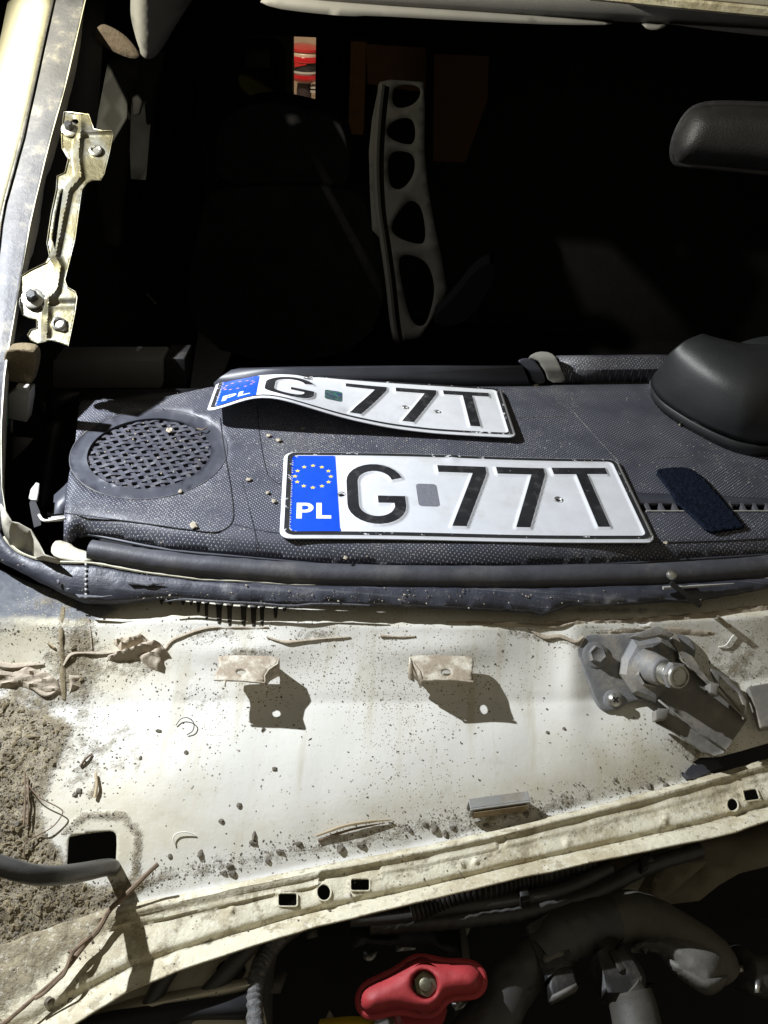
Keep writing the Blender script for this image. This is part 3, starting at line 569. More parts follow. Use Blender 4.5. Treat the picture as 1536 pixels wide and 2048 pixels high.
# ------------------------------------------------------------ left pillar
def pl(line, off, dx=0.0): return [PW(x + dx, y, off) for x, y in resample_n(line, 26)]
def resample_n(line, n):
    ys = np.linspace(line[0][1], line[-1][1], n); return [(float(np.interp(y, [p[1] for p in line], [p[0] for p in line])), float(y)) for y in ys]
e0 = [(22, -30), (0, 80), (-40, 250), (-90, 500), (-120, 1000)]
e1 = [(52, -30), (26, 120), (-12, 300), (-55, 500), (-90, 1000)]
e2 = [(80, -30), (50, 130), (12, 290), (-30, 480), (-60, 1000)]
e3 = [(112, -30), (72, 150), (40, 290), (2, 430), (-14, 560), (-24, 760), (-20, 1060)]
e4 = [(116, -30), (78, 150), (46, 290), (8, 430), (-8, 560), (-18, 760), (-10, 1060)]
e5 = [(178, -30), (132, 170), (98, 290), (62, 440), (34, 600), (10, 740), (2, 860), (4, 980), (18, 1062)]
def mid(a_, b_, t): return [(float(np.interp(y, [p[1] for p in a_], [p[0] for p in a_])) * (1 - t) + float(np.interp(y, [p[1] for p in b_], [p[0] for p in b_])) * t, y) for y in np.linspace(-30, 1060, 26)]
ap = loft('pillar_skin', [pl(e0, -.05), pl(e1, -.012), pl(e2, .004), pl(e3, .001)], CREAM, CAR, thick=.001, angle=70)
tube('pillar_edge', pl(e3, .0022), .0012, STEEL, ap, seg=6, n=1, wob=.0012)
loft('adhesive_strip', [pl(mid(e4, e5, t), .0 + .0022 * math.sin(math.pi * min(1, t * 1.1)) ) for t in (0, .06, .3, .6, .9, 1)], GREYF, CAR, thick=.002, angle=60)
tube('pillar_edge', pl(e5, .0002), .0007, CREAM, ap, seg=6, n=1, wob=.0012)
e6 = [(182, -30), (172, 100), (150, 210), (130, 240), (120, 330), (92, 380), (85, 470), (72, 520), (50, 560), (35, 640), (28, 700), (18, 760), (8, 1000)]
e6b = [(172, -30), (150, 120), (118, 260), (90, 350), (70, 470), (45, 580), (24, 700), (12, 800), (6, 1000)]
loft('pillar_inner_flange', [pl(e5, -.004), pl(e6b, -.012), pl(e6, -.030)], CREAM2, CAR, thick=.001, angle=60)
tube('inner_trim_edge', [PW(x, y, -.03) for x, y in ((186, 85), (172, 150), (152, 210), (135, 300), (108, 380), (98, 440), (78, 500))], .0016, CREAM2, CAR, seg=8, n=4)
loft('pillar_light_block', [pl(e5, -.016), pl(mid(e5, [(215, -30), (205, 100), (196, 230), (182, 330), (155, 450), (130, 560), (85, 660), (10, 715), (0, 1060)], .5), -.022), pl([(215, -30), (205, 100), (196, 230), (182, 330), (155, 450), (130, 560), (85, 660), (10, 715), (0, 1060)], -.030)], BLKD, CAR, thick=.002)  # added black sheet behind the bracket, stops lamp light reaching the dash
# black outside of the car beyond the pillar, and the door side filled in to keep lamp light out of the cabin
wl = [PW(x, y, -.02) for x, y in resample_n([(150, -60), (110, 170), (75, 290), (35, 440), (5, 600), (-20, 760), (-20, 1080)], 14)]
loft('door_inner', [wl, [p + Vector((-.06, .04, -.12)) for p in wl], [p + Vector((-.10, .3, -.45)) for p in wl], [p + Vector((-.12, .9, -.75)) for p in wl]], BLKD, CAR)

# gold mirror bracket screwed to the pillar
s_ = 2.926
def gpoly(pts): return [(x / s_, y / s_) for x, y in pts]
gO = PW(100, 450, .010); gn = (WN + Vector((.12, -.15, 0))).normalized()
def G_(px, py, off=0.0): return hit(px, py, gO, gn, off)
gout = gpoly([(375, 655), (400, 655), (520, 670), (535, 715), (550, 755), (600, 765), (655, 765), (662, 790), (640, 900), (610, 1020), (590, 1055), (540, 1055), (510, 1070), (480, 1110), (460, 1250), (440, 1400), (400, 1560), (380, 1640), (395, 1680), (440, 1705), (452, 1740), (440, 1830), (420, 1930), (400, 2025), (350, 2005), (300, 1990), (260, 2000), (220, 2010), (180, 1990), (162, 1960), (180, 1930), (215, 1920), (215, 1870), (170, 1860), (130, 1840), (112, 1780), (115, 1620), (180, 1580), (265, 1540), (290, 1500), (275, 1420), (300, 1250), (330, 1110), (335, 1030), (380, 1010), (400, 930), (365, 870), (360, 780)])
def grel(x, y):
    X, Y = np.array([x]), np.array([y]); ln = [(p[0] / s_, p[1] / s_) for p in ((470, 740), (455, 900), (470, 1030), (400, 1110), (320, 1500), (350, 1560), (330, 1690), (280, 1740), (270, 1950))]
    d = float(dpoly(X, Y, ln, False)[0]); xr = float(np.interp(y, [p[1] for p in ln], [p[0] for p in ln])); side = x - xr
    z = 0.0035 * math.exp(-(d / 6.5) ** 2) + (0.003 if side > 0 else -0.006 * min(1, -side / 12))
    z += 0.003 * math.exp(-((y - 262) / 6) ** 2) * (side > 0) - .003 * math.exp(-((y - 609) / 9) ** 2) * (side > 0)
    return z
g = sheet('mirror_bracket', gout, lambda a_, b_: G_(a_, b_, grel(a_, b_)), GOLD, CAR, holes=[gpoly(ell(560, 882, 24, 24, 14)), gpoly(ell(345, 1895, 20, 20, 14)), gpoly([(352, 1130), (372, 1100), (345, 1290), (322, 1470), (305, 1400), (325, 1250)]), gpoly(ell(440, 712, 20, 16, 12))], step=3, thick=0.0014)
edgep = [G_(a_, b_, grel(a_, b_) + .0006) for a_, b_ in gout]
tube('bracket_edge', edgep + [edgep[0]], .0004, GOLD, g, seg=6, n=1)
for cx, cy in ((560, 882), (345, 1895)):
    c = G_(cx / s_, cy / s_, grel(cx / s_, cy / s_) + .001); lathe('weld_nut', c, gn, [(0, .0058), (.0015, .0058), (.0022, .0045), (.0005, .0040)], STEEL, g, seg=20)
sheet('nut_clip', gpoly([(312, 1855), (340, 1850), (388, 1872), (390, 1930), (370, 1940), (312, 1925), (304, 1900)]), lambda a_, b_: G_(a_, b_, .0045), STEEL, g, holes=[gpoly(ell(345, 1895, 22, 22, 14))], thick=.001)
for cx, cy, r in ((195, 1750, .0075), (410, 760, .006)):
    c = G_(cx / s_, cy / s_, -.004); lathe('bracket_bolt', c, gn, [(0, r * 1.3), (.002, r * 1.3), (.003, r)], STEEL, g, seg=20); lathe('bracket_bolt', c, gn, [(.003, r * .72), (.008, r * .7), (.009, r * .5)], BLK, g, seg=6)

# ------------------------------------------------------------ corner below the pillar
loft('corner_lip', [[P(x, y, z) for x, y, z in l] for l in (
    [(0, 1008, .02), (14, 1030, .016), (22, 1044, .012), (36, 1047, .010), (60, 1060, .006), (74, 1082, 0), (88, 1110, -.004), (120, 1122, -.006)],
    [(2, 1030, .006), (8, 1050, .004), (18, 1062, .002), (32, 1066, 0), (54, 1074, -.004), (62, 1090, -.008), (72, 1116, -.012), (118, 1128, -.012)],
    [(4, 1056, -.004), (10, 1075, -.006), (20, 1090, -.008), (34, 1100, -.012), (48, 1106, -.016), (62, 1112, -.018), (72, 1120, -.018), (116, 1130, -.018)])], CREAM2, CAR, thick=.001)
sheet('corner_web', [(4, 1050), (22, 1045), (55, 1058), (66, 1084), (68, 1112), (40, 1102), (12, 1078)], lambda a_, b_: P(a_, b_, -.022), TRIM, CAR, thick=.001)
sheet('corner_plate', smoothp([(102, 1108), (103, 1090), (114, 1079), (140, 1086), (150, 1096), (178, 1104), (186, 1124), (125, 1118)], 1), lambda a_, b_: P(a_, b_, -.012), CREAM2, CAR, step=6, thick=.002)
sheet('grey_fin', [(57, 995), (61, 978), (72, 964), (79, 966), (77, 985), (74, 1000), (62, 999)], lambda a_, b_: P(a_, b_, .01), GREYP, CAR, thick=.002, bevel=.0006)
tube('white_wire', [P(78, 1030, .0), P(86, 1040, 0), P(100, 1041, 0), P(130, 1036, .0)], .0011, HAIRW, CAR, seg=8)
loft('fibre_wad', [[P(58, 1002, -.01), P(70, 1000, -.01)], [P(62, 1025, -.01), P(80, 1024, -.01)], [P(68, 1055, -.012), P(82, 1050, -.012)]], BLKD, CAR)
sheet('metal_strip_end', [(96, 1034), (128, 1030), (128, 1041), (98, 1042)], lambda a_, b_: P(a_, b_, -.004), GREYP, CAR, thick=.001)
# foam block, plug and green clip under the pillar
def hx(name, poly, z, t, m, **kw): return sheet(name, poly, lambda a_, b_: Py(a_, b_, z + .065), m, CAR, thick=min(t, .012), **kw)
hx('foam_block', smoothp([(6, 702), (30, 697), (62, 700), (72, 712), (70, 740), (60, 775), (45, 768), (8, 762)], 2), .52, .03, FOAM, step=6, bevel=.003)
plug = hx('wiring_plug', [(15, 790), (28, 782), (60, 781), (60, 800), (53, 845), (16, 838)], .515, .02, GREYP, bevel=.001)
hx('plug_latch', [(31, 772), (55, 775), (55, 785), (32, 782)], .512, .006, GREYP, bevel=.001)
hx('plug_wire', [(19, 840), (25, 841), (24, 866), (20, 865)], .52, .002, TRIM)
hx('green_clip', [(-6, 808), (8, 808), (10, 860), (-6, 860)], .50, .008, GREEN, bevel=.001)
hx('yellow_tag', [(25, 875), (66, 878), (55, 893), (24, 922)], .56, .002, TRIM)
hx('cable_duct', [(95, 850), (118, 850), (112, 900), (90, 1010), (70, 1020), (75, 960)], .57, .01, BLK)
hx('bracket_leg', [(68, 800), (100, 806), (108, 846), (80, 842)], .60, .004, BLK)
hx('bracket_leg', [(90, 786), (155, 786), (160, 792), (115, 812), (100, 850), (92, 820)], .60, .004, BLK)
# ------------------------------------------------------------ dashboard
DFR = [(127, 1085), (145, 1084), (158, 1072), (175, 1069), (205, 1073), (345, 1100), (510, 1115), (640, 1127), (830, 1134), (950, 1134), (1200, 1128), (1536, 1108), (1620, 1100), (1940, 1068)]
DASH_OUT = DFR + [(1940, 690), (1620, 700), (1300, 722), (1300, 768), (1050, 771), (420, 774), (300, 800), (165, 800), (158, 812), (150, 890), (137, 955), (128, 1030)]
SLOT = [(1268, 1007), (1536, 1009), (1820, 1010), (1820, 1023), (1536, 1022), (1290, 1023), (1272, 1020)]
def dash_z(x, y):
    fr = float(np.interp(x, [p[0] for p in DFR], [p[1] for p in DFR])); t = y - (fr - 45)
    z = -0.00018 * max(0, t) - 0.0000022 * max(0, t) ** 2
    if y < 800: z += 0.00005 * (800 - y)
    return z
GR_C = P(300, 903); 
def gcirc(r, n=40): return [proj(GR_C + Vector((math.cos(2 * math.pi * k / n) * r, math.sin(2 * math.pi * k / n) * r, 0))) for k in range(n)]
R_IN = 0.0525; R_OUT = 0.0665
def dash_fn(x, y): return P(x, y, dash_z(x, y))
dash = sheet('dashboard', DASH_OUT, dash_fn, DASHM, CAR, holes=[gcirc(R_OUT + .0005), SLOT], step=14, thick=.003, angle=50)
# panels laid into the dash with a fine gap round them
def dark_line(name, pts, r, m=BLKD, up=.0003): tube(name, [P(x, y, dash_z(x, y) + up) for x, y in pts], r, m, dash, seg=6, n=5, flat=.5)
dark_line('panel_gap', [(440, 835), (446, 880), (454, 930), (463, 985), (467, 1030), (460, 1050), (440, 1062), (410, 1063), (330, 1052), (240, 1040), (130, 1026)], .00055)
dark_line('panel_gap', [(515, 813), (518, 860), (524, 900), (530, 930), (536, 950), (548, 962), (562, 968)], .0004)
dark_line('panel_line', [(467, 1048), (560, 1066), (760, 1078), (1000, 1082), (1250, 1084), (1400, 1082), (1536, 1076)], .0005, DASHS)
dark_line('panel_line', [(1118, 786), (1160, 838), (1230, 915), (1240, 930)], .0005, GREYF)
for a_ in ([(557, 853), (620, 855), (680, 856)], [(1028, 836), (1080, 834), (1128, 832)], [(1310, 915), (1345, 914), (1372, 915)]): dark_line('panel_line', a_, .0004, GREYF)
dark_line('panel_line', [(484, 960), (496, 1010), (510, 1070), (512, 1105)], .0003, DASHS)
tube('dash_lip', [P(x, y + 1, dash_z(x, y) - .001) for x, y in DFR[2:]], .0014, DASHS, dash, seg=8, n=3)
strip2 = sheet('front_strip', [(250, 1077), (345, 1101), (510, 1117), (640, 1129), (830, 1136), (960, 1136), (1200, 1131), (1536, 1112), (1620, 1104), (1940, 1072), (1940, 1084), (1620, 1116), (1536, 1124), (1200, 1140), (830, 1146), (510, 1130), (300, 1096)], lambda a_, b_: P(a_, b_, -.014), DASHS, CAR, step=14, thick=.002)
sheet('dash_side_tab', [(105, 1027), (108, 990), (128, 972), (137, 962), (130, 1027), (94, 1028), (94, 1022)], lambda a_, b_: P(a_, b_, -.006), DASHS, CAR, thick=.002)
sheet('slot_recess', [(1262, 984), (1400, 990), (1536, 996), (1820, 998), (1820, 1010), (1536, 1009), (1270, 1006)], lambda a_, b_: P(a_, b_, .0006), DASHS, CAR, step=12, thick=.001)
loft('slot_back', [[P(x, 1008, -.0005) for x in (1266, 1400, 1820)], [P(x, 1008, -.03) for x in (1266, 1400, 1820)], [P(x, 1024, -.03) for x in (1266, 1400, 1820)]], BLKD, CAR)
tube('slot_highlight', [P(x, 1022.5, .0004) for x in (1292, 1400, 1536, 1820)], .0009, GREYP, CAR, seg=6)  # pale tube painted in as the highlight along the slot's lower lip
for x in (1293, 1321, 1348, 1458, 1484, 1508, 1533, 1558, 1583, 1608, 1633, 1658, 1683, 1708, 1733, 1758, 1783):
    c = P(x - 4, 1006, .0008); d = P(x + 5, 1023, .0008) - c
    box('slot_fin', c, d, Vector((.0028, 0, 0)), Vector((0, 0, -.02)), GREYF, CAR)
# speaker grille: flat ring and a woven basket of bars
ring = sheet('speaker_grille', gcirc(R_OUT, 56), lambda a_, b_: P(a_, b_, .0002), DASHS, CAR, holes=[gcirc(R_IN, 56)], step=12, thick=.004, bevel=.0004)
tube('ring_edge', [GR_C + Vector((math.cos(t) * R_OUT, math.sin(t) * R_OUT, .0001)) for t in np.linspace(0, 2 * math.pi, 60)], .0005, GREYF, ring, seg=6, n=1)
pitch = .0078; 
for fam, ang, wd in ((0, math.radians(24), .0036), (1, math.radians(-52), .0032)):
    dirv = Vector((math.cos(ang), math.sin(ang), 0)); nrm = Vector((-dirv.y, dirv.x, 0))
    for k in range(-8, 9):
        o_ = k * pitch * (1 if fam else .92)
        if abs(o_) > R_IN - .001: continue
        L_ = math.sqrt(R_IN ** 2 - o_ ** 2); n_ = max(4, int(2 * L_ / .0018)); up_ = []; V = []
        for i in range(n_ + 1):
            s = -L_ + 2 * L_ * i / n_; zz = .0006 * math.sin((s / pitch + k + fam * .5) * math.pi) - .0022
            for (sx, sz) in ((-wd / 2, -.0022), (-wd / 2, 0), (wd / 2, 0), (wd / 2, -.0022)): V.append(GR_C + dirv * s + nrm * (o_ + sx) + Vector((0, 0, zz + sz)))
        Fc = []
        for i in range(n_):
            for c in range(4): a_ = i * 4 + c; b_ = i * 4 + (c + 1) % 4; Fc.append((a_, b_, b_ + 4, a_ + 4))
        mk('grille_bar', V, Fc, GRIL, ring, smooth=False)
sheet('speaker_well', gcirc(R_IN + .006), lambda a_, b_: P(a_, b_, -.022), BLKD, CAR, thick=.001)
# crumbs of dirt lying in the grille
V = []; Fc = []
for i in range(36):
    r = R_IN * math.sqrt(random.random()) * .95; t = random.random() * 6.283; c = GR_C + Vector((math.cos(t) * r, math.sin(t) * r, -.0006)); s = random.uniform(.0005, .0014); b = len(V)
    V += [c + Vector((random.uniform(.5, 1) * s, 0, 0)), c + Vector((0, s, 0)), c + Vector((-s, 0, 0)), c + Vector((0, -s * random.uniform(.5, 1), 0)), c + Vector((0, 0, s * .8))]; Fc += [(b, b + 1, b + 4), (b + 1, b + 2, b + 4), (b + 2, b + 3, b + 4), (b + 3, b, b + 4)]
mk('grille_crumbs', V, Fc, FLAKE, None, smooth=False, label='pale dirt crumbs caught in the round speaker grille', kind='stuff')

# rear roll of the dash, pale trim ring, left vent block
def rrow(xs, py, z): return [P(x, py, z) for x in xs]
def roll(name, x0, x1, rows, m, **kw):
    xs = np.linspace(x0, x1, 24); return loft(name, [[P(x, float(y0 + (y1 - y0) * (x - x0) / (x1 - x0)), z) for x in xs] for (y0, y1, z) in rows], m, CAR, thick=.002, **kw)
rr = loft('dash_rear_roll', [[P(x, y, z) for x, y, z in l] for l in (
    [(428, 776, .000), (600, 776, 0), (800, 774, 0), (1060, 771, 0)], [(428, 768, .006), (600, 764, .008), (800, 762, .008), (1056, 758, .010)],
    [(440, 755, .012), (600, 750, .016), (800, 746, .017), (1050, 744, .018)], [(462, 740, .016), (600, 737, .022), (800, 734, .023), (1045, 732, .024)], [(480, 736, .012), (600, 733, .018), (800, 731, .018), (1045, 729, .018)])], DASHS, CAR, thick=.002)
loft('dash_rear_roll', [[P(x, y, z) for x, y, z in l] for l in ([(1124, 766, 0), (1210, 765, 0), (1305, 764, 0), (1400, 762, 0)], [(1122, 740, .015), (1210, 739, .015), (1310, 738, .015), (1400, 736, .015)], [(1120, 716, .024), (1210, 715, .024), (1310, 714, .024), (1400, 712, .024)], [(1112, 711, .018), (1210, 710, .018), (1310, 709, .018), (1400, 708, .018)])], DASHM, CAR, thick=.002)
def arch(name, x0, x1, y0, top, wdt, m):      # trim hoops over the roll
    a_ = [(x0, 712), (x0 + 10, top + 3), (x0 + 26, top), (x0 + 40, top + 8), (x0 + 48, 730), (x0 + 56, y0)]
    zz = [.020, .026, .028, .022, .014, .000]
    l1 = [P(x, y, z) for (x, y), z in zip(a_, zz)]; l2 = [P(x + wdt, y + 2, z + .003) for (x, y), z in zip(a_, zz)]; l3 = [P(x + wdt + 5, y + 3, z) for (x, y), z in zip(a_, zz)]
    return loft(name, [cat(l1, 4), cat(l2, 4), cat(l3, 4)], m, CAR, thick=.002, angle=50)
hoz = lambda a_, b_: P(a_, b_, float(np.interp(b_, [704, 716, 740, 766], [.031, .028, .017, .002])))
sheet('trim_hoop', smoothp([(1035, 722), (1050, 716), (1066, 718), (1078, 730), (1088, 750), (1093, 767), (1068, 768), (1060, 746), (1048, 732)], 1), hoz, DASHS, CAR, step=6, thick=.004, bevel=.001)
sheet('trim_hoop', smoothp([(1056, 714), (1075, 704), (1100, 706), (1112, 718), (1122, 742), (1131, 766), (1097, 767), (1090, 744), (1078, 724), (1064, 718)], 1), lambda a_, b_: hoz(a_, b_) + Vector((0, -.002, .002)), mat('pale_trim_plastic', (0.30, 0.295, 0.27), 0.5, var=0.05), CAR, step=6, thick=.006, bevel=.001)
# rear-left vent block and ledge (in the pillar's shadow)
sheet('vent_block', rrect(106, 720, 323, 776, 4, 2), lambda a_, b_: Py(a_, b_, .74), TRIM, CAR, thick=.03, bevel=.001)
sheet('vent_block', rrect(326, 716, 370, 780, 4, 2), lambda a_, b_: Py(a_, b_, .75), BLK, CAR, thick=.03, bevel=.001)
sheet('dash_side', [(158, 812), (160, 780), (440, 776), (420, 790)], lambda a_, b_: P(a_, b_, -.003), BLK, CAR, thick=.002)
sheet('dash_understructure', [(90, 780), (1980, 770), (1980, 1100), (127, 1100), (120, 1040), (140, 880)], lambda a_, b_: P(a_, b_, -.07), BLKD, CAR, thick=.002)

# weatherstrip roll along the dash front
tube('weatherstrip', [PW(x, y, -.0035) for x, y in ((182, 1102), (280, 1118), (380, 1131), (512, 1142), (640, 1150), (830, 1154), (1060, 1155), (1280, 1150), (1420, 1143), (1536, 1133), (1640, 1122), (1940, 1090))], [.0088, .0088, .0090, .0092, .0092, .009, .0088], RUBBER, CAR, seg=20, n=6, flat=1.0, wob=.0006)
lathe('strip_stud', PW(1343, 1150, .009), WN, [(0, .004), (.002, .0035), (.003, .002)], STEEL, CAR, seg=14)

# instrument hood
def blob(name, c, ra, rb, rh, m, parent, e=.8, nu=48, nv=16, skirt=.0, rot=0, tilt=0):
    V = []; Fc = []; cr_, sr_ = math.cos(rot), math.sin(rot)
    for j in range(nv + 1):
        ph = (j / nv) * math.pi / 2; k = math.cos(ph) ** e; h = rh * math.sin(ph) ** .85
        for i in range(nu):
            t = 2 * math.pi * i / nu; x = ra * k * math.copysign(abs(math.cos(t)) ** .85, math.cos(t)); y = rb * k * math.copysign(abs(math.sin(t)) ** .85, math.sin(t))
            V.append(Vector(c) + Vector((x * cr_ - y * sr_, x * sr_ + y * cr_ + h * tilt, h)))
    for j in range(nv):
        for i in range(nu): a_ = j * nu + i; b_ = j * nu + (i + 1) % nu; Fc.append((a_, b_, b_ + nu, a_ + nu))
    Fc.append(tuple(range(nv * nu, nv * nu + nu)))
    if skirt: 
        pass
    return mk(name, V, Fc, m, parent, angle=60)
def hoodloft():
    # contour loops in world space: base outline on the dash, upper loops leaning back
    base = [P(x, y, 0) for x, y in ((1302, 772), (1303, 795), (1322, 822), (1360, 850), (1400, 873), (1440, 893), (1480, 908), (1530, 914), (1600, 905), (1700, 860))]
    l1 = [P(x, y, .016) for x, y in ((1300, 758), (1303, 778), (1322, 804), (1362, 832), (1402, 855), (1442, 874), (1482, 888), (1530, 894), (1600, 885), (1700, 838))]
    l1b = [P(x, y, .018) for x, y in ((1303, 756), (1307, 776), (1326, 801), (1366, 829), (1406, 851), (1446, 869), (1484, 882), (1530, 888), (1600, 878), (1700, 830))]
    l2 = [P(x, y, .045) for x, y in ((1318, 736), (1326, 752), (1350, 775), (1390, 800), (1424, 820), (1458, 836), (1492, 846), (1540, 848), (1605, 838), (1700, 790))]
    l3 = [P(x, y, .072) for x, y in ((1340, 706), (1352, 716), (1376, 732), (1408, 752), (1440, 768), (1472, 780), (1504, 788), (1550, 788), (1605, 778), (1700, 740))]
    l4 = [P(x, y, .086) for x, y in ((1370, 682), (1380, 686), (1398, 696), (1424, 708), (1452, 720), (1482, 730), (1512, 736), (1555, 736), (1605, 726), (1700, 700))]
    l5 = [P(x, y, .088) for x, y in ((1400, 669), (1406, 670), (1416, 674), (1436, 682), (1462, 690), (1490, 698), (1520, 702), (1560, 700), (1605, 692), (1700, 676))]
    l6 = [P(x, y, .080) for x, y in ((1405, 668), (1410, 668), (1420, 671), (1438, 676), (1464, 682), (1492, 687), (1522, 689), (1560, 688), (1605, 680), (1700, 668))]
    ls = [base, l1, l1b, l2, l3, l4, l5, l6]; ls = [cat(l, 4) for l in ls]
    # smooth across the loops as well
    cols = list(zip(*ls)); out = [list(cat(list(c[2:]), 4)) for c in cols]
    up_ = list(zip(*out))
    loft('instrument_hood', [list(u) for u in up_], HOODM, CAR, thick=.002, angle=80)
    loft('hood_skirt', [list(ls[0]), list(ls[1])], HOODM, CAR, thick=.002)
hoodloft()
blob('instrument_hood', Vector((.42, .745, 0)), .10, .065, .069, HOODM, CAR)

# ------------------------------------------------------------ upper frame, cabin
loft('header_trim', [[Py(x, y, d) for x, y, d in l] for l in (
    [(500, -40, .98), (700, -30, .98), (1000, -18, .98), (1300, -5, .98), (1640, 20, .98), (1960, 42, .98)], [(505, -15, 1.0), (700, -3, 1.0), (1000, 14, 1.0), (1300, 26, 1.0), (1640, 48, 1.0), (1960, 70, 1.0)],
    [(520, 2, 1.01), (700, 12, 1.01), (1000, 32, 1.01), (1300, 46, 1.01), (1640, 72, 1.01), (1960, 96, 1.01)])], HEAD, CAR, thick=.004)
sheet('header_lip', smoothp([(512, 0), (545, 16), (620, 26), (700, 33), (740, 31), (900, 40), (1000, 45), (1120, 50), (1240, 50), (1180, 42), (1000, 28), (700, 8), (560, -6)], 1), lambda a_, b_: Py(a_, b_, 1.0), TRIM, CAR, step=20, thick=.01)
sheet('header_lip', smoothp([(1284, 48), (1330, 52), (1334, 50), (1320, 60), (1295, 60)], 1), lambda a_, b_: Py(a_, b_, 1.0), TRIM, CAR, thick=.01)
sheet('header_lip', [(1340, 48), (1640, 66), (1960, 88), (1960, 106), (1640, 82), (1536, 73), (1420, 60)], lambda a_, b_: Py(a_, b_, 1.0), HEAD, CAR, thick=.01)
tube('roof_edge', [Py(x, y, .96) for x, y in ((1180, -18), (1300, -6), (1400, 4), (1640, 26), (1960, 50))], .008, RAIL, CAR, seg=8)
tube('roof_edge', [Py(x, y, .955) for x, y in ((1200, -36), (1400, -16), (1640, 6), (1960, 30))], .007, CREAM2, CAR, seg=8)
# corner of the headliner, peeled back
sheet('headliner_corner', smoothp([(180, -40), (205, 0), (240, 25), (262, 55), (276, 90), (288, 118), (300, 122), (312, 108), (330, 60), (345, 20), (372, -40)], 2), lambda a_, b_: Py(a_, b_, .95) + Vector((0, .00022 * (a_ - 280) ** 2 / 10, 0)), HEADC, CAR, step=14, thick=.006, angle=80)
sheet('headliner_corner', smoothp([(183, 85), (196, 46), (225, 55), (258, 78), (284, 116), (262, 118), (230, 105), (205, 92)], 2), lambda a_, b_: Py(a_, b_, .99), mat('brown_lining', (.045, .032, .021), .9, var=.2, bump=(200, .002)), CAR, step=12, thick=.004)
sheet('pillar_trim', [(150, 490), (172, 380), (190, 260), (216, 122), (236, 116), (280, 120), (272, 175), (255, 190), (252, 300), (246, 370), (240, 400), (238, 492), (200, 487)], lambda a_, b_: Py(a_, b_, 1.25), mat('pale_pillar_trim', (.035, .034, .03), .7), CAR, step=30, thick=.02, bevel=.004)
sheet('door_pillar', [(255, 185), (285, 120), (330, 100), (305, 200), (292, 360), (262, 358)], lambda a_, b_: Py(a_, b_, 1.4), mat('dark_trim', (.018, .017, .016), .7), CAR, step=30, thick=.02, bevel=.004)
sheet('belt_guide', [(263, 195), (275, 188), (285, 205), (278, 230), (266, 234)], lambda a_, b_: Py(a_, b_, 1.36), mat('guide_grey', (.05, .048, .045), .6), CAR, thick=.01, bevel=.003)
tube('belt_webbing', [Py(x, y, 1.3) for x, y in ((262, 185), (256, 260), (246, 370))], .002, TRIM, CAR, seg=6)
tube('small_lever', [Py(294, 589, 1.0), Py(311, 606, .98)], .0016, STEEL, CAR, seg=8, n=1)
# front passenger seat
sheet('seat_back', smoothp([(400, 395), (460, 372), (690, 372), (740, 400), (780, 720), (360, 720)], 2), lambda a_, b_: Py(a_, b_, 1.40), FAB, CAR, step=40, thick=.12, bevel=.03)
sheet('seat_headrest', smoothp([(430, 380), (425, 270), (470, 215), (530, 202), (600, 215), (660, 232), (690, 262), (700, 330), (690, 385)], 2), lambda a_, b_: Py(a_, b_, 1.42), FAB, CAR, step=20, thick=.08, bevel=.03)
# rear-view mirror (back of its housing)
mo = smoothp([(1345, 320), (1347, 280), (1370, 232), (1398, 210), (1470, 208), (1640, 216), (1640, 352), (1536, 344), (1400, 330), (1362, 328)], 2)
mirm = mat('mirror_housing', (.019, .018, .018), .45, bump=(500, .0008), var=.1)
cxm, cym = 1500, 272
V2, Fc = fill2d(mo, (), 12); dd = dpoly(V2[:, 0], V2[:, 1], mo); V = [Py(x, y, .86 - .030 * (1 - math.exp(-d / 14)) - .00006 * (y - 208) * (d > 14) * min(1, (d - 14) / 20)) for (x, y), d in zip(V2, dd)]
mir = solid(mk('rear_view_mirror', V, face_cam(V, Fc), mirm, CAR, angle=80), .02)
tube('mirror_rim', [Py(x, y, .862) for x, y in mo] + [Py(*mo[0], .862)], .0035, BLK, mir, seg=8, n=1)
# roof, floor, sides and back of the cabin
def quad(name, pts, m): return mk(name, [Vector(p) for p in pts], [(0, 1, 2, 3)], m, CAR, smooth=False)
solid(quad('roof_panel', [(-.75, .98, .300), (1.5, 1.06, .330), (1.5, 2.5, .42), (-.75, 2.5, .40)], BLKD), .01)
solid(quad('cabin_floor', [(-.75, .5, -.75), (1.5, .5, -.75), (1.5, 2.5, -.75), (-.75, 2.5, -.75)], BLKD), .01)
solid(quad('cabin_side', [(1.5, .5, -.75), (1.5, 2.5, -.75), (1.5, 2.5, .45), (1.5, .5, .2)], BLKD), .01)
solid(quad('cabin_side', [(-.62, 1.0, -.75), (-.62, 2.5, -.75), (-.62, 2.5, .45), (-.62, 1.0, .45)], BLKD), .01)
RW = [(585, 73), (632, 75), (630, 226), (585, 213)]
sheet('tailgate', [(-200, -250), (1900, -250), (1900, 900), (-200, 900)], lambda a_, b_: Py(a_, b_, 2.4), BLKD, CAR, holes=[RW], thick=.03)
hz = lambda name, poly, y, m, t=.01: sheet(name, poly, lambda a_, b_: Py(a_, b_, y), m, CAR, thick=t)
GP = mat('dim_grey_panel', (.16, .155, .145), .8)
hz('tailgate_trim', [(490, 70), (584, 72), (584, 212), (566, 204), (556, 92), (490, 84)], 2.3, GP)
hz('tailgate_trim', [(490, 96), (540, 100), (538, 138), (515, 134), (490, 135)], 2.31, GP)
tube('tailgate_hinge', [Py(x, y, 2.2) for x, y in ((495, 88), (555, 92), (560, 150), (566, 200))], .012, BLKD, CAR, seg=8)
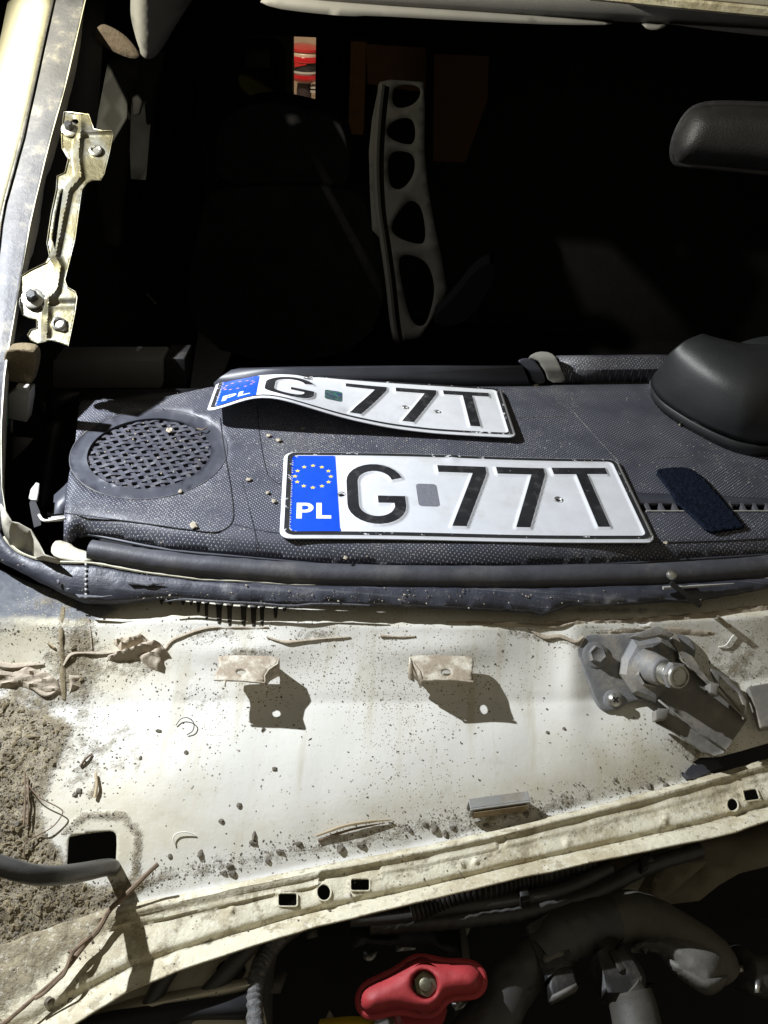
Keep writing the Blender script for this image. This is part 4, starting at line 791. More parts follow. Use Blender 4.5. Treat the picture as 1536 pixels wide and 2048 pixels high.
# ------------------------------------------------------------ engine bay
bz = lambda name, poly, z, m, t=.002, **kw: sheet(name, poly, lambda a_, b_: P(a_, b_, z), m, CAR, thick=t, **kw)
solid(quad('bay_floor', [(-.9, -.6, -.62), (1.2, -.6, -.62), (1.2, .6, -.62), (-.9, .6, -.62)], BLKD), .01)
loft('bulkhead', [[Vector((x, .46 + .1 * x, -.16)) for x in (-.6, 0, .5, 1.0)], [Vector((x, .44 + .1 * x, -.62)) for x in (-.6, 0, .5, 1.0)]], BLKD, CAR, thick=.002)
fender = bz('inner_fender', [(-60, 2060), (60, 1960), (520, 1850), (520, 1985), (545, 2100), (-60, 2120)], -0.1200, BAYC, holes=[ell(462, 1940, 30, 24, 18)], step=30)
loft('fender_step', [[P(x, y, z) for x, y, z in l] for l in ([(200, 2000, -0.1250), (330, 1985, -0.1170), (520, 1950, -0.1170)], [(200, 2030, -0.1170), (330, 2002, -0.1100), (520, 1965, -0.1100)], [(200, 2060, -0.1200), (330, 2020, -0.1180), (520, 1980, -0.1180)])], BAYC, fender, thick=.001)
bz('fender_grommet', ell(462, 1940, 33, 27, 18), -0.1260, BLK)
def bt(name, pts, r, m, **kw): return tube(name, [P(*p) for p in pts], r, m, CAR, **kw)
bt('bay_cable', [(420, 1870, -0.1050), (350, 1925, -0.1100), (310, 1990, -0.1150), (285, 2040, -0.1200), (270, 2100, -0.1250)], [.006, .0055, .0045, .004], HOSE)
bt('bay_cable', [(600, 1810, -0.1100), (520, 1870, -0.1100), (450, 1950, -0.1150), (395, 2010, -0.1200), (340, 2080, -0.1250)], .0055, HOSE)
bt('braided_hose', [(560, 1870, -0.1180), (528, 1915, -0.1200), (512, 1960, -0.1150), (508, 2010, -0.1150), (515, 2100, -0.1150)], .0052, BRAID, seg=14, n=16, ribs=(4, .05))
bt('bay_cable', [(620, 1835, -0.1150), (560, 1880, -0.1250), (535, 1930, -0.1400), (530, 2060, -.2)], .005, HOSE)
bz('fender_shade_strip', [(-20, 2075), (230, 2020), (400, 1998), (520, 1982), (520, 2030), (400, 2030), (200, 2060), (-20, 2120)], -0.1120, BLKD, .01)  # black sheet drawn where a shadow crosses the inner fender
bz('shield_plate', [(520, 1950), (560, 1942), (575, 1946), (560, 1985), (522, 1985)], -0.1580, DUCTD)
bz('small_catch', [(612, 1858), (633, 1852), (635, 1872), (614, 1876)], -.15, DUCTD)
bp = bz('bracket_panel', [(700, 1862), (705, 1845), (915, 1815), (925, 1915), (900, 1918), (870, 1895), (830, 1893), (735, 1885), (708, 1895)], -.175, BLK, .002, holes=[rrect(742, 1860, 790, 1871, 4, 2)], step=30)
bz('metal_bit', smoothp([(727, 1902), (754, 1896), (754, 1908), (744, 1921), (732, 1920), (726, 1912)], 1), -.25, STEEL)  # small flat piece of worn steel
bz('metal_bit', [(792, 1889), (831, 1886), (831, 1898), (794, 1902)], -.20, STEEL)
bz('pale_bracket', [(915, 1820), (950, 1815), (948, 1840), (930, 1880), (918, 1870)], -.20, CREAM2)
bz('pale_bracket', [(888, 1896), (897, 1895), (908, 1912), (925, 1950), (905, 1945)], -.24, CREAM2)
bt('bay_pipe', [(905, 1830, -.19), (920, 1900, -.20), (925, 2000, -.22), (930, 2060, -.22)], .007, DUCTD)
bz('yellow_cap', [(640, 2038), (700, 2032), (760, 2034), (790, 2060), (630, 2070)], -.19, YEL, .01)
bz('pale_bracket', [(652, 2035), (659, 2020), (668, 2034)], -.2, CREAM2)
# wiring harness under the rail
bt('corrugated_conduit', [(820, 1822, -0.1305), (900, 1790, -0.1294), (1000, 1765, -0.1294), (1080, 1745, -0.1305), (1180, 1715, -0.1333)], .0078, BAYB, seg=14, n=28, ribs=(3, .09))
bt('bay_cable', [(700, 1838, -0.1333), (800, 1832, -0.1344), (900, 1815, -0.1344), (1000, 1802, -0.1344), (1120, 1780, -0.1344), (1220, 1735, -0.1344)], .0050, HOSE, seg=12)
bt('braided_hose', [(740, 1850, -0.1388), (850, 1846, -0.1388), (960, 1835, -0.1388), (1060, 1822, -0.1388), (1180, 1790, -0.1376), (1290, 1735, -0.1376), (1400, 1700, -0.1376)], .0056, HOSE, seg=12, n=16, ribs=(4, .04))
bt('bay_cable', [(960, 1815, -0.1415), (1060, 1810, -0.1388), (1150, 1795, -0.1388), (1240, 1755, -0.1371), (1300, 1720, -0.1360)], .0048, HOSE)
bz('cable_clip', [(1034, 1760), (1050, 1755), (1062, 1800), (1044, 1806)], -0.1261, BAYB, .012, bevel=.001)
bz('cable_clip', [(1280, 1712), (1294, 1706), (1300, 1732), (1284, 1742)], -0.1278, BAYB, .012, bevel=.001)
bz('bay_wall', [(1180, 1720), (1560, 1640), (1620, 1640), (1620, 1700), (1540, 1730), (1480, 1745), (1440, 1768), (1400, 1800), (1330, 1808), (1240, 1812), (1200, 1780)], -0.1773, BAYM, step=40, holes=[[(1355, 1705), (1385, 1700), (1382, 1718), (1366, 1722)]])
bz('bay_gusset', [(1318, 1728), (1345, 1700), (1420, 1720), (1340, 1790), (1312, 1812), (1290, 1806)], -0.1580, BAYM, step=20)
bz('pale_bracket', [(1192, 1772), (1240, 1762), (1298, 1742), (1270, 1790), (1262, 1802), (1246, 1798), (1235, 1782)], -0.1718, BAYC)
# intake hose, taped wrap and dusty duct
bt('intake_hose', [(930, 2110, -0.1580), (985, 2035, -0.1552), (1025, 1965, -0.1525), (1085, 1905, -0.1497)], [.0175, .0170, .0165, .015], HOSE, seg=28, n=10, wob=.0008)
bt('intake_hose', [(1075, 1912, -0.1470), (1120, 1872, -0.1459), (1165, 1852, -0.1459), (1222, 1838, -0.1470)], [.0155, .0178, .0178, .0165], HOSE, seg=28, n=12, ribs=(9, .012), wob=.0005)
bz('tape_wrap', [(1052, 1852), (1098, 1826), (1112, 1832), (1128, 1870), (1150, 1928), (1120, 1935), (1092, 1960), (1078, 1925), (1064, 1880)], -0.1338, TAPE, .006, step=10, bevel=.001)
bz('tape_wrap', smoothp([(1083, 1912), (1105, 1895), (1125, 1898), (1130, 1910), (1110, 1916), (1090, 1928)], 1), -0.1330, DUCT, .001)
bz('duct_clamp', [(1097, 1970), (1103, 1940), (1130, 1928), (1148, 1938), (1156, 1968), (1130, 1985), (1106, 1996)], -0.1349, BAYB, .016, bevel=.002)
bz('duct_clamp', [(1104, 1990), (1152, 1966), (1157, 1975), (1108, 1999)], -0.1344, DUCT, .01)
bz('light_label', [(977, 2003), (1025, 1985), (1060, 1970), (1064, 1985), (1020, 2018), (985, 2040)], -0.1404, DUCTD, .002)
bt('air_duct', [(1218, 1838, -0.1497), (1262, 1832, -0.1481), (1310, 1848, -0.1481), (1370, 1878, -0.1497), (1425, 1915, -0.1525), (1455, 1950, -0.1580)], [.0170, .0175, .017, .0155, .0145, .011], DUCTD, seg=28, n=10, wob=.001)
lobe = sheet('duct_lobe', smoothp([(1256, 1903), (1275, 1878), (1310, 1865), (1360, 1862), (1410, 1874), (1445, 1895), (1460, 1925), (1455, 1960), (1430, 1988), (1408, 1990), (1370, 1965), (1330, 1925), (1310, 1902), (1280, 1898)], 2), None or (lambda a_, b_: P(a_, b_, -0.1404)), DUCT, CAR, step=7, thick=.0) if False else None
lo = smoothp([(1256, 1903), (1275, 1878), (1310, 1865), (1360, 1862), (1410, 1874), (1445, 1895), (1460, 1925), (1455, 1960), (1430, 1988), (1408, 1990), (1370, 1965), (1330, 1925), (1310, 1902), (1280, 1898)], 2)
V2, Fc = fill2d(lo, (), 7); dd = dpoly(V2[:, 0], V2[:, 1], lo); V = [P(x, y, -0.1503 + .024 * (1 - math.exp(-d / 16)) + .001 * noise.noise(Vector((x * .03, y * .03, 0)))) for (x, y), d in zip(V2, dd)]
solid(mk('duct_lobe', V, face_cam(V, Fc), DUCT, CAR, angle=80), .008)
lo = smoothp([(1328, 1905), (1372, 1922), (1420, 1942), (1458, 1948), (1450, 1975), (1425, 1992), (1406, 1990), (1365, 1962), (1335, 1935)], 1)
V2, Fc = fill2d(lo, (), 7); dd = dpoly(V2[:, 0], V2[:, 1], lo); V = [P(x, y, -0.1448 + .018 * (1 - math.exp(-d / 9))) for (x, y), d in zip(V2, dd)]
solid(mk('duct_lobe', V, face_cam(V, Fc), DUCT, CAR, angle=80), .006)
bt('bay_hose', [(1470, 1930, -.2), (1500, 1945, -0.1635), (1560, 1960, -0.1690)], .015, BAYB, seg=20)
bz('metal_bit', [(1512, 1962), (1524, 1955), (1518, 1985), (1511, 1984)], -0.1497, STEEL)
bz('metal_bit', [(1474, 1930), (1486, 1930), (1487, 1942), (1478, 1944)], -0.1497, STEEL)
# sensor on the duct and the pipe below it
bt('bay_sensor', [(1205, 1888, -0.1442), (1232, 1915, -0.1426), (1258, 1955, -0.1442), (1268, 1990, -0.1470)], [.008, .011, .011, .008], BAYB, seg=10, n=4)
bz('sensor_housing', [(1193, 1905), (1215, 1890), (1260, 1912), (1284, 1955), (1280, 1978), (1250, 1985), (1215, 1985), (1208, 1950)], -0.1349, BAYB, .02, bevel=.002, step=12)
bz('sensor_rib', [(1218, 1902), (1232, 1903), (1252, 1938), (1240, 1945)], -0.1327, BAYB, .004, bevel=.0008)
bt('bay_pipe', [(1258, 1985, -0.1459), (1268, 2020, -0.1481), (1280, 2080, -0.1497)], [.0150, .0153, .0156], mat('dusty_pipe', (.07, .065, .055), .6, var=.2, bump=(200, .0004)), seg=24)
bt('bay_pipe', [(1250, 1975, -0.1426), (1262, 1992, -0.1448)], .0115, DUCTD, seg=20, n=1)
# red wing handle on its stem
K_ = 2.56
def kp(pts): return [(x / K_ + 400, y / K_ + 1600) for x, y in pts]
kout = smoothp(kp([(800, 1010), (830, 955), (900, 918), (965, 888), (1035, 842), (1080, 805), (1130, 793), (1185, 803), (1260, 822), (1380, 823), (1430, 843), (1462, 890), (1465, 950), (1430, 998), (1370, 1005), (1290, 1012), (1250, 1042), (1220, 1090), (1180, 1110), (1120, 1108), (1050, 1090), (980, 1090), (880, 1120), (832, 1108), (802, 1065)]), 2)
kout = [(843 + (x - 843) * .955, 1972 + (y - 1972) * .90) for x, y in kout]
khole = ell(849, 1969, 25, 29, 24, -20)
V2, Fc = fill2d(kout, [khole], 5); dd = dpoly(V2[:, 0], V2[:, 1], kout); dh = dpoly(V2[:, 0], V2[:, 1], khole)
hd = hit; kO = P(849, 1969, -.130); kn = Vector((-.05, -.25, 1)).normalized()
V = [hit(x, y, kO, kn, .0140 * math.sqrt(max(0, 1 - max(0, 1 - d / 34) ** 2)) - .0025 * math.exp(-e / 3) + .0003 * noise.noise(Vector((x * .05, y * .05, 2)))) for (x, y), d, e in zip(V2, dd, dh)]
knob = solid(mk('red_handle', V, face_cam(V, Fc), RED, CAR, angle=70), .010)
tube('handle_rim', [hit(x, y, kO, kn, -.002) for x, y in kout] + [hit(*kout[0], kO, kn, -.002)], .0030, RED, knob, seg=10, n=1)
lathe('handle_well', hit(849, 1969, kO, kn, -.006), kn, [(0, .0112), (.0175, .0104)], mat('dark_red_well', (.10, .012, .01), .6), knob, seg=28, caps=False)
lathe('handle_bolt', hit(850, 1970, kO, kn, -.004), kn, [(0, .0100), (.004, .0098), (.0045, .0072)], GOLD, knob, seg=24)
lathe('handle_bolt', hit(850, 1970, kO, kn, .0), kn, [(0, .0075), (.0070, .0075), (.0075, .005)], GOLD, knob, seg=6)
lathe('handle_bolt', hit(850, 1970, kO, kn, .0070), kn, [(0, .004), (.003, .0038), (.0035, .0025)], GOLD, knob, seg=16)
lathe('handle_stem', P(845, 2010, -.145), Vector((-.05, .1, -1)), [(0, .016), (.05, .017)], RED, knob, seg=20)
lathe('handle_fitting', P(785, 2040, -.165), Vector((0, .1, -1)), [(0, .012), (.05, .012)], STEEL, knob, seg=16)
bz('pale_bracket', [(900, 2000), (935, 1992), (940, 2010), (912, 2020)], -.18, STEEL)

# thick hose running into the cowl hole
tube('drain_hose', [P(-60, 1712, -.012), P(0, 1731, -.016), P(60, 1748, -.022), P(110, 1751, -.032), P(165, 1744, -.052), P(205, 1736, -.075), P(224, 1735, -.092), P(232, 1742, -.120)], [.0052, .0054, .0054, .0054, .0052, .005], HOSE, CAR, seg=18, n=8)

# ============================================================ LICENSE PLATES
PO = Vector((-0.07919523, 0.46012522, 0)); PU = Vector((0.99253894, 0.12192809, 0)); PV = Vector((-0.12192809, 0.99253894, 0))
W0, H0 = 305.0, 114.0
def arc(cx, cy, r, a0, a1, n=12): return [(cx + r * math.cos(math.radians(a0 + (a1 - a0) * k / n)), cy + r * math.sin(math.radians(a0 + (a1 - a0) * k / n))) for k in range(n + 1)]
Gc = arc(78.3, 71.5, 24.3, 14, 180) + arc(78.3, 40.8, 24.3, 180, 342) + [(102.6, 40), (102.6, 52.6), (79.7, 52.6), (79.7, 43.4), (93.2, 43.4), (93.2, 38)] + arc(78.3, 41, 14.9, 345, 180) + arc(78.3, 71.3, 14.9, 180, 12)
Sev = [(135, 96.6), (178.3, 96.6), (177.8, 87.4), (149.8, 16.2), (138.2, 16.2), (165.6, 87.2), (135, 87.2)]
Tee = [(239, 98), (288.5, 98.6), (288.3, 89.6), (269.6, 89.4), (270.6, 18), (260.4, 18), (259.6, 89), (239.2, 88.6)]
CH = [('letter_g', Gc), ('digit_seven', Sev), ('digit_seven', [(x + 53, y + .4) for x, y in Sev]), ('letter_t', Tee)]
Pl = [(12.6, 43.4), (24.5, 43.4), (24.5, 43.4)]
LP = [(12.6, 23.6), (12.6, 43.4)] + arc(20.2, 37.2, 6.2, 90, -90, 8) + [(17.0, 31.0), (17.0, 23.6)]
LPh = [(17.0, 34.6), (19.8, 34.6)] + arc(19.8, 37.2, 2.6, -90, 90, 6) + [(17.0, 39.8)]
LL = [(28.6, 23.6), (28.6, 43.4), (33.0, 43.4), (33.0, 27.6), (40.6, 27.6), (40.6, 23.6)]
outer = rrect(0, 0, W0, H0, 9, 6)
FR1 = rrect(3.2, 3.2, W0 - 3.2, H0 - 2.0, 7, 5); FR2 = rrect(6.9, 7.0, W0 - 6.9, H0 - 5.4, 5, 5)
def emb(X, Y):
    z = np.zeros(X.shape)
    for _, c in CH:
        d = dpoly(X, Y, c); d = np.where(inpoly(X, Y, c), 0, d); t = np.clip(1 - (d - .6) / 1.8, 0, 1); z = np.maximum(z, t * t * (3 - 2 * t) * 1.25)
    d1 = np.where(inpoly(X, Y, FR1), 0, dpoly(X, Y, FR1)); d2 = np.where(inpoly(X, Y, FR2), dpoly(X, Y, FR2), 0); d = np.maximum(d1, d2)
    t = np.clip(1 - (d - .2) / 1.3, 0, 1); return np.maximum(z, t * t * (3 - 2 * t) * 1.1)
def plate(label, loc, fn, holes, dents, faded):
    root = thing('license_plate', label, 'license plate', loc, 'licence plates lying on the dashboard')
    def M_(X, Y, up):
        Z = emb(X, Y)
        for (dx, dy, r, a_) in dents: Z = Z + a_ * np.exp(-(((X - dx) ** 2 + (Y - dy) ** 2) / r ** 2))
        return [fn(x, y, z + up) for x, y, z in zip(X, Y, Z)]
    V2, Fc = fill2d(outer, holes, 1.5); V = M_(V2[:, 0], V2[:, 1], 0.0)
    solid(mk('plate_panel', V, face_cam(V, Fc), PLW, root, angle=60), .001)
    def dec(name, poly, m, up=.12, st=2.0, hs=(), par=root):
        hs = list(hs)
        V2, Fc = fill2d(poly, hs, st); V = M_(V2[:, 0], V2[:, 1], up); return mk(name, V, face_cam(V, Fc), m, par)
    bl = [(8.2, 7.0)] + [(47.6, 7.4), (45.2, 109.2)] + arc(10.5, 105, 4.3, 90, 180, 4) + arc(10.8, 11, 4.3, 180, 250, 3)
    bandh = [h for h in holes if min(p[0] for p in h) < 46]
    if bandh:       # the screw hole bites into the edge of the blue band
        bl = [(8.2, 7.0), (47.6, 7.4), (46.9, 50)] + [(46.2, 51.6), (45.6, 54.8), (46.4, 58)] + [(46.2, 60), (45.2, 109.2)] + arc(10.5, 105, 4.3, 90, 180, 4) + arc(10.8, 11, 4.3, 180, 250, 3)
    band = dec('blue_band', bl, PLBLUE, .10)
    ring_h = FR2
    dec('black_border', FR1, PLR, .14, 2.0, [FR2])
    for nme, c in CH: dec(nme, c, PLB, .14, 2.0, [h for h in holes if inpoly(np.array([h[0][0]]), np.array([h[0][1]]), c)[0]])
    dec('letter_p', LP, PLT, .22, 2.5, [LPh], band); dec('letter_l', LL, PLT, .22, 2.5, (), band)
    for k in range(12):
        t = math.radians(90 - 30 * k); cx, cy = 25.6 + 15.3 * math.cos(t), 78.9 + 15.3 * math.sin(t)
        st = [(cx + (2.5 if j % 2 == 0 else 1.05) * math.cos(math.radians(90 + 36 * j)), cy + (2.5 if j % 2 == 0 else 1.05) * math.sin(math.radians(90 + 36 * j))) for j in range(10)]
        dec('star', st, PLORG if faded else PLYEL, .22, None, (), band)
    dec('sticker', rrect(113.5, 41.5, 131.5, 71.5, 3.2, 3), HOLO2 if faded else HOLO, .12, 2.5)
    for h in holes:
        c = np.array(h).mean(0); rr_ = 4.6
        pts = [fn(c[0] + 3.0 * math.cos(t), c[1] + 3.0 * math.sin(t), .35) for t in np.linspace(0, 2 * math.pi, 17)]
        tube('hole_rim', pts, .0004, STEEL, root, seg=6, n=1, wob=.0004)
    return root
def fn1(x, y, z):
    p = PO + PU * (x / 1000) + PV * (y / 1000); p.z = .0026 + z / 1000 + .0012 * max(0, (y - 60) / 54) * math.exp(-((x - 150) / 90) ** 2) + .0008 * math.sin(x / 45) ; return p
plate('flat white plate G 77T with blue PL band, lying front-most on the dashboard', PO, fn1, [ell(49.7, 54.8, 2.4, 1.9, 14), ell(235.4, 54.7, 2.6, 2.0, 14)], [(49.7, 54.8, 6, -.8), (235.4, 54.7, 7, -.7), (150, 108, 5, .8)], False)
# second plate: buckled; ground plan between corner points, height found from its edge curves
bl_, br_, tl_, tr_ = P(413, 822, .016), P(1034, 873, .008), P(434, 764, .004), P(1002, 778, .004)
fe = [(411, 823), (446, 815), (475, 803), (500, 794), (520, 792), (540, 793), (570, 799), (601, 809), (690, 836), (778, 855), (867, 866), (950, 871), (1036, 875)]
re_ = [(433, 764), (470, 756), (520, 750), (570, 747), (654, 755), (747, 762), (880, 770), (1002, 778)]
def solve_edge(A, B, crv):
    us = np.linspace(0, 1, 41); zs = []
    for u in us:
        g_ = A.lerp(B, u); lo_, hi_ = -.01, .09
        for _ in range(30):
            zm = (lo_ + hi_) / 2; q = proj(Vector((g_.x, g_.y, zm))); tgt = float(np.interp(q[0], [c[0] for c in crv], [c[1] for c in crv]))
            if q[1] > tgt: lo_ = zm
            else: hi_ = zm
        zs.append(zm)
    zs = np.array(zs); 
    for _ in range(4): zs[1:-1] = (zs[:-2] + zs[1:-1] * 2 + zs[2:]) / 4
    return us, zs
uF, zF = solve_edge(bl_, br_, fe); uR, zR = solve_edge(tl_, tr_, re_)
def fn2(x, y, z):
    u = x / W0; v = y / H0; a_ = bl_.lerp(br_, u); b_ = tl_.lerp(tr_, u); p = a_.lerp(b_, v)
    p.z = float(np.interp(u, uF, zF)) * (1 - v) + float(np.interp(u, uR, zR)) * v + z / 1000; p.z = max(p.z, .0012); return p
plate('buckled white plate G 77T bent up at its blue band, lying behind the flat plate', tl_.copy(), fn2, [ell(196, 52, 2.4, 1.9, 14), ell(229, 48, 2.4, 1.9, 14), ell(96, 106, 5, 1.4, 14)], [(196, 52, 5, -.6), (229, 48, 5, -.6), (96, 106, 8, -1.5), (140, 22, 8, -1.2), (60, 60, 12, .8)], True)

# ============================================================ LOOSE THINGS
def lay(name, poly, fn, m, label, cat_, thick=.001, group=None, step=None, sm=0, **kw):
    o = sheet(name, smoothp(poly, sm) if sm else poly, fn, m, None, thick=thick, step=step, label=label, cat=cat_, group=group, **kw); return o
fp = [(1308, 939), (1340, 935), (1372, 934), (1396, 945), (1425, 975), (1455, 1010), (1480, 1040), (1492, 1054), (1455, 1058), (1418, 1064), (1395, 1040), (1368, 1015), (1352, 1004), (1346, 990), (1330, 965)]
lay('fleece_patch', smoothp(fp, 1), lambda a_, b_: P(a_, b_, .0034 + .0007 * noise.noise(Vector((a_ * .15, b_ * .15, 0)))), VELC, 'navy fleece patch stuck across the vent slot right of the flat plate', 'fabric patch', .0022, step=4)
V = []; Fc = []
for i in range(2600):       # pile of the fleece
    while True:
        x, y = random.uniform(1305, 1495), random.uniform(932, 1066)
        if inpoly(np.array([x]), np.array([y]), fp)[0]: break
    p = P(x, y, .0032); d = Vector((random.gauss(0, 1), random.gauss(0, 1), 1.4)).normalized() * random.uniform(.0008, .0018); q = Vector((.00018, .0001, 0)); b = len(V); V += [p - q, p + q, p + d]; Fc.append((b, b + 1, b + 2))
pile = mk('fleece_pile', V, Fc, VELC, None, smooth=False, label='fuzzy navy pile on the fleece patch', kind='stuff')
fl = [((339, 860, 9, 7), 'pale torn leaf flake caught on the upper right of the speaker grille'), ((388, 1050, 11, 9), 'largest pale flake, on the speaker panel in front of the grille'),
      ((361, 982, 6, 5), 'small pale crumb on the dashboard just below the speaker grille'), ((537, 870, 8, 4), 'pale flake on the dash between the two plates, left one of the pair'),
      ((558, 879, 9, 4), 'forked pale flake on the dash between the two plates, right one of the pair'), ((497, 958, 8, 4), 'thin pale flake left of the flat plate, beside its blue band'),
      ((535, 985, 6, 4), 'small pale flake just left of the flat plate corner hole height'), ((548, 1002, 7, 5), 'bent pale flake touching the left edge of the flat plate'), ((691, 1115, 7, 5), 'triangular pale flake on the dash front below the flat plate'),
      ((606, 856, 6, 3), 'small pale flake under the dip of the buckled plate'), ((1332, 1085, 7, 4), 'pale flake beside the lower right corner of the flat plate'), ((1361, 849, 5, 3), 'tiny pale flake at the foot of the black instrument hood'), ((1072, 770, 7, 3), 'pale flake beside the light trim hoop at the back of the dash')]
for (x, y, a_, b_), lb in fl:
    n_ = 11; a_ *= .82; b_ *= .8; pl_ = [(x + a_ * math.cos(2 * math.pi * k / n_) * random.uniform(.55, 1.15), y + b_ * math.sin(2 * math.pi * k / n_) * random.uniform(.55, 1.15)) for k in range(n_)]
    sd_ = random.random() * 50
    lay('dry_flake', pl_, lambda u, v: P(u, v, .0014 + .0012 * abs(noise.noise(Vector((u * .12, v * .15, sd_))))), FLAKE, lb, 'leaf flake', .0006, 'pale flakes scattered on the dashboard', step=2.5)
tube('dry_stalk', [P(394, 857, .0025), P(405, 859, .004), P(414, 855, .003)], .0007, TWIG, None, seg=6, label='short dark stalk over the rim of the speaker grille', cat='twig', wob=.0003)
# metal strips resting on the windscreen flange
tube('metal_strip', [PW(1341, 1166, .012), PW(1362, 1182, .010), PW(1400, 1212, .004)], .0026, mat('gloss_black_strip', (.02, .02, .02), .15, var=.1), None, seg=4, n=1, label='shiny dark metal strip poking down from the windscreen flange at right', cat='metal strip')
tube('metal_strip', [PW(1326, 1176, .006), PW(1400, 1172, .006), PW(1468, 1167, .005)], [.0014, .0012, .0004], GREYP, None, seg=6, n=3, label='thin pale strip lying along the windscreen flange behind the dark metal strip', cat='metal strip')
# grey clip bar, rubber scrap, stalks and twigs on the cowl
c0 = cz(933, 1612, .010); ax = cz(1050, 1597, .010) - c0
cb = thing('clip_bar', 'short grey plastic clip bar lying in the dirt at the lower edge of the cowl', 'clip', c0 - Vector((0, 0, .01)))
box('clip_top', c0, ax, Vector((.0015, -.0065, -.0012)), Vector((0, 0, -.0012)), CLEAR, cb, bevel=.0004)
box('clip_wall', c0 + Vector((.0015, -.0062, -.0014)), ax, Vector((0, -.0014, 0)), Vector((0, 0, -.010)), CLEAR, cb, bevel=.0003)
box('clip_foot', c0 + Vector((.004, -.0078, -.003)), ax * .9, Vector((0, -.0008, 0)), Vector((0, 0, -.0075)), mat('brown_clip_dirt', (.22, .16, .09), .9, var=.3, vscale=150), cb)
box('clip_wall', c0 + Vector((.0, -.001, -.0014)), ax, Vector((0, -.001, 0)), Vector((0, 0, -.009)), CLEAR, cb)
sheet('rubber_scrap', [(1366, 1556), (1372, 1545), (1395, 1521), (1432, 1520), (1446, 1534), (1420, 1545), (1402, 1556), (1390, 1565), (1375, 1564)], lambda a_, b_: cz(1390, 1550, .004) + (P(a_, b_, -.090) - P(1390, 1550, -.090)) + Vector((0, 0, (a_ - 1390) * -.00008)), RUBBER, None, step=6, thick=.004, bevel=.0008, label='curled black rubber scrap beside the dark slot under the wiper arm', cat='rubber scrap')
def stick(name, pts, r, m, label, cat_, group=None, wob=.0003, n=5, seg=7): return tube(name, [cz(x, y, u) for x, y, u in pts], r, m, None, seg=seg, n=n, wob=wob, label=label, cat=cat_, group=group)
def railp(x, y, u): return P(x, y, -.0955 + u)
tw = thing('twig', 'long forked brown twig lying across the cowl corner and rail at lower left', 'twig', P(215, 1825, -.095))
tube('stem', [railp(316, 1728, .016), railp(290, 1752, .013), railp(248, 1794, .009), railp(220, 1820, .008), railp(195, 1862, .006), railp(165, 1895, .005), railp(130, 1940, .005), railp(75, 1990, .005), railp(40, 2020, .005), railp(-10, 2062, .005)], [.0016, .0015, .0018, .0016, .0014, .0012, .0012, .0012], TWIG, tw, seg=8, n=5, wob=.0004)
tube('branch', [railp(183, 1872, .006), railp(158, 1892, .010), railp(143, 1910, .009), railp(130, 1945, .008), railp(116, 1960, .007), railp(90, 1985, .006), railp(70, 1998, .006)], [.0013, .0012, .0011], TWIG, tw, seg=7, n=4, wob=.0003)
tube('branch', [railp(145, 1906, .009), railp(138, 1902, .009)], .0012, TWIG, tw, seg=6, n=1)
stick('straw', [(632, 1675, .002), (690, 1657, .004), (740, 1647, .003), (782, 1642, .002)], [.0009, .0011, .0006], STRAW, 'pale split straw lying in the grit below the cowl, upper one of the pair', 'straw', 'straws in the grit')
stick('straw', [(636, 1683, .001), (700, 1662, .002), (770, 1648, .002)], [.0010, .0009, .0004], TWIG, 'darker split straw lying in the grit below the cowl, lower one of the pair', 'straw', 'straws in the grit')
stick('straw', [(161, 1534, .001), (172, 1520, .002), (184, 1508, .001)], .0008, TWIG, 'short dark straw on the cowl right of the heavy soil', 'straw'); stick('straw', [(191, 1598, .002), (195, 1575, .003), (192, 1550, .002)], .0010, STRAW, 'short curved straw standing in a small heap of dirt on the cowl', 'straw')
stick('straw', [(96, 1288, .001), (110, 1298, .001)], .0009, STRAW, 'tiny pale straw on the brown cowl corner left of the seam', 'straw')
stick('hair', [(352, 1452, .001), (362, 1441, .002), (376, 1440, .003), (388, 1450, .003), (386, 1464, .002), (374, 1471, .001)], .00035, HAIRB, 'dark curled hair on the white cowl below the left tab', 'hair', wob=0)
stick('hair', [(350, 1692, .001), (347, 1678, .002), (356, 1669, .002), (374, 1667, .002), (391, 1671, .001)], .0004, HAIRW, 'white curled fibre on the lower white cowl', 'fibre', wob=0)
stick('hair', [(1436, 1296, .001), (1450, 1294, .002), (1464, 1276, .002), (1474, 1275, .002), (1484, 1283, .002), (1492, 1285, .001)], .0005, HAIRW, 'white wavy fibre on the dirty cowl right of the wiper pivot', 'fibre', wob=0)
for k, (a_, lb) in enumerate(((((52, 1550), (54, 1600), (50, 1660)), 'left of the two upright grass stems in the soil at left'), (((58, 1560), (60, 1610), (58, 1655)), 'right of the two upright grass stems in the soil at left'))):
    stick('grass_stem', [(x, y, .004) for x, y in a_], .0006, TWIG, lb, 'grass stem', 'grass stems in the soil')
stick('root_hair', [(55, 1572, .003), (80, 1600, .004), (120, 1622, .004), (127, 1634, .004), (105, 1660, .003), (55, 1690, .003), (50, 1720, .002)], .0004, TWIG, 'long thin bent root running over the soil at left', 'root', wob=0)
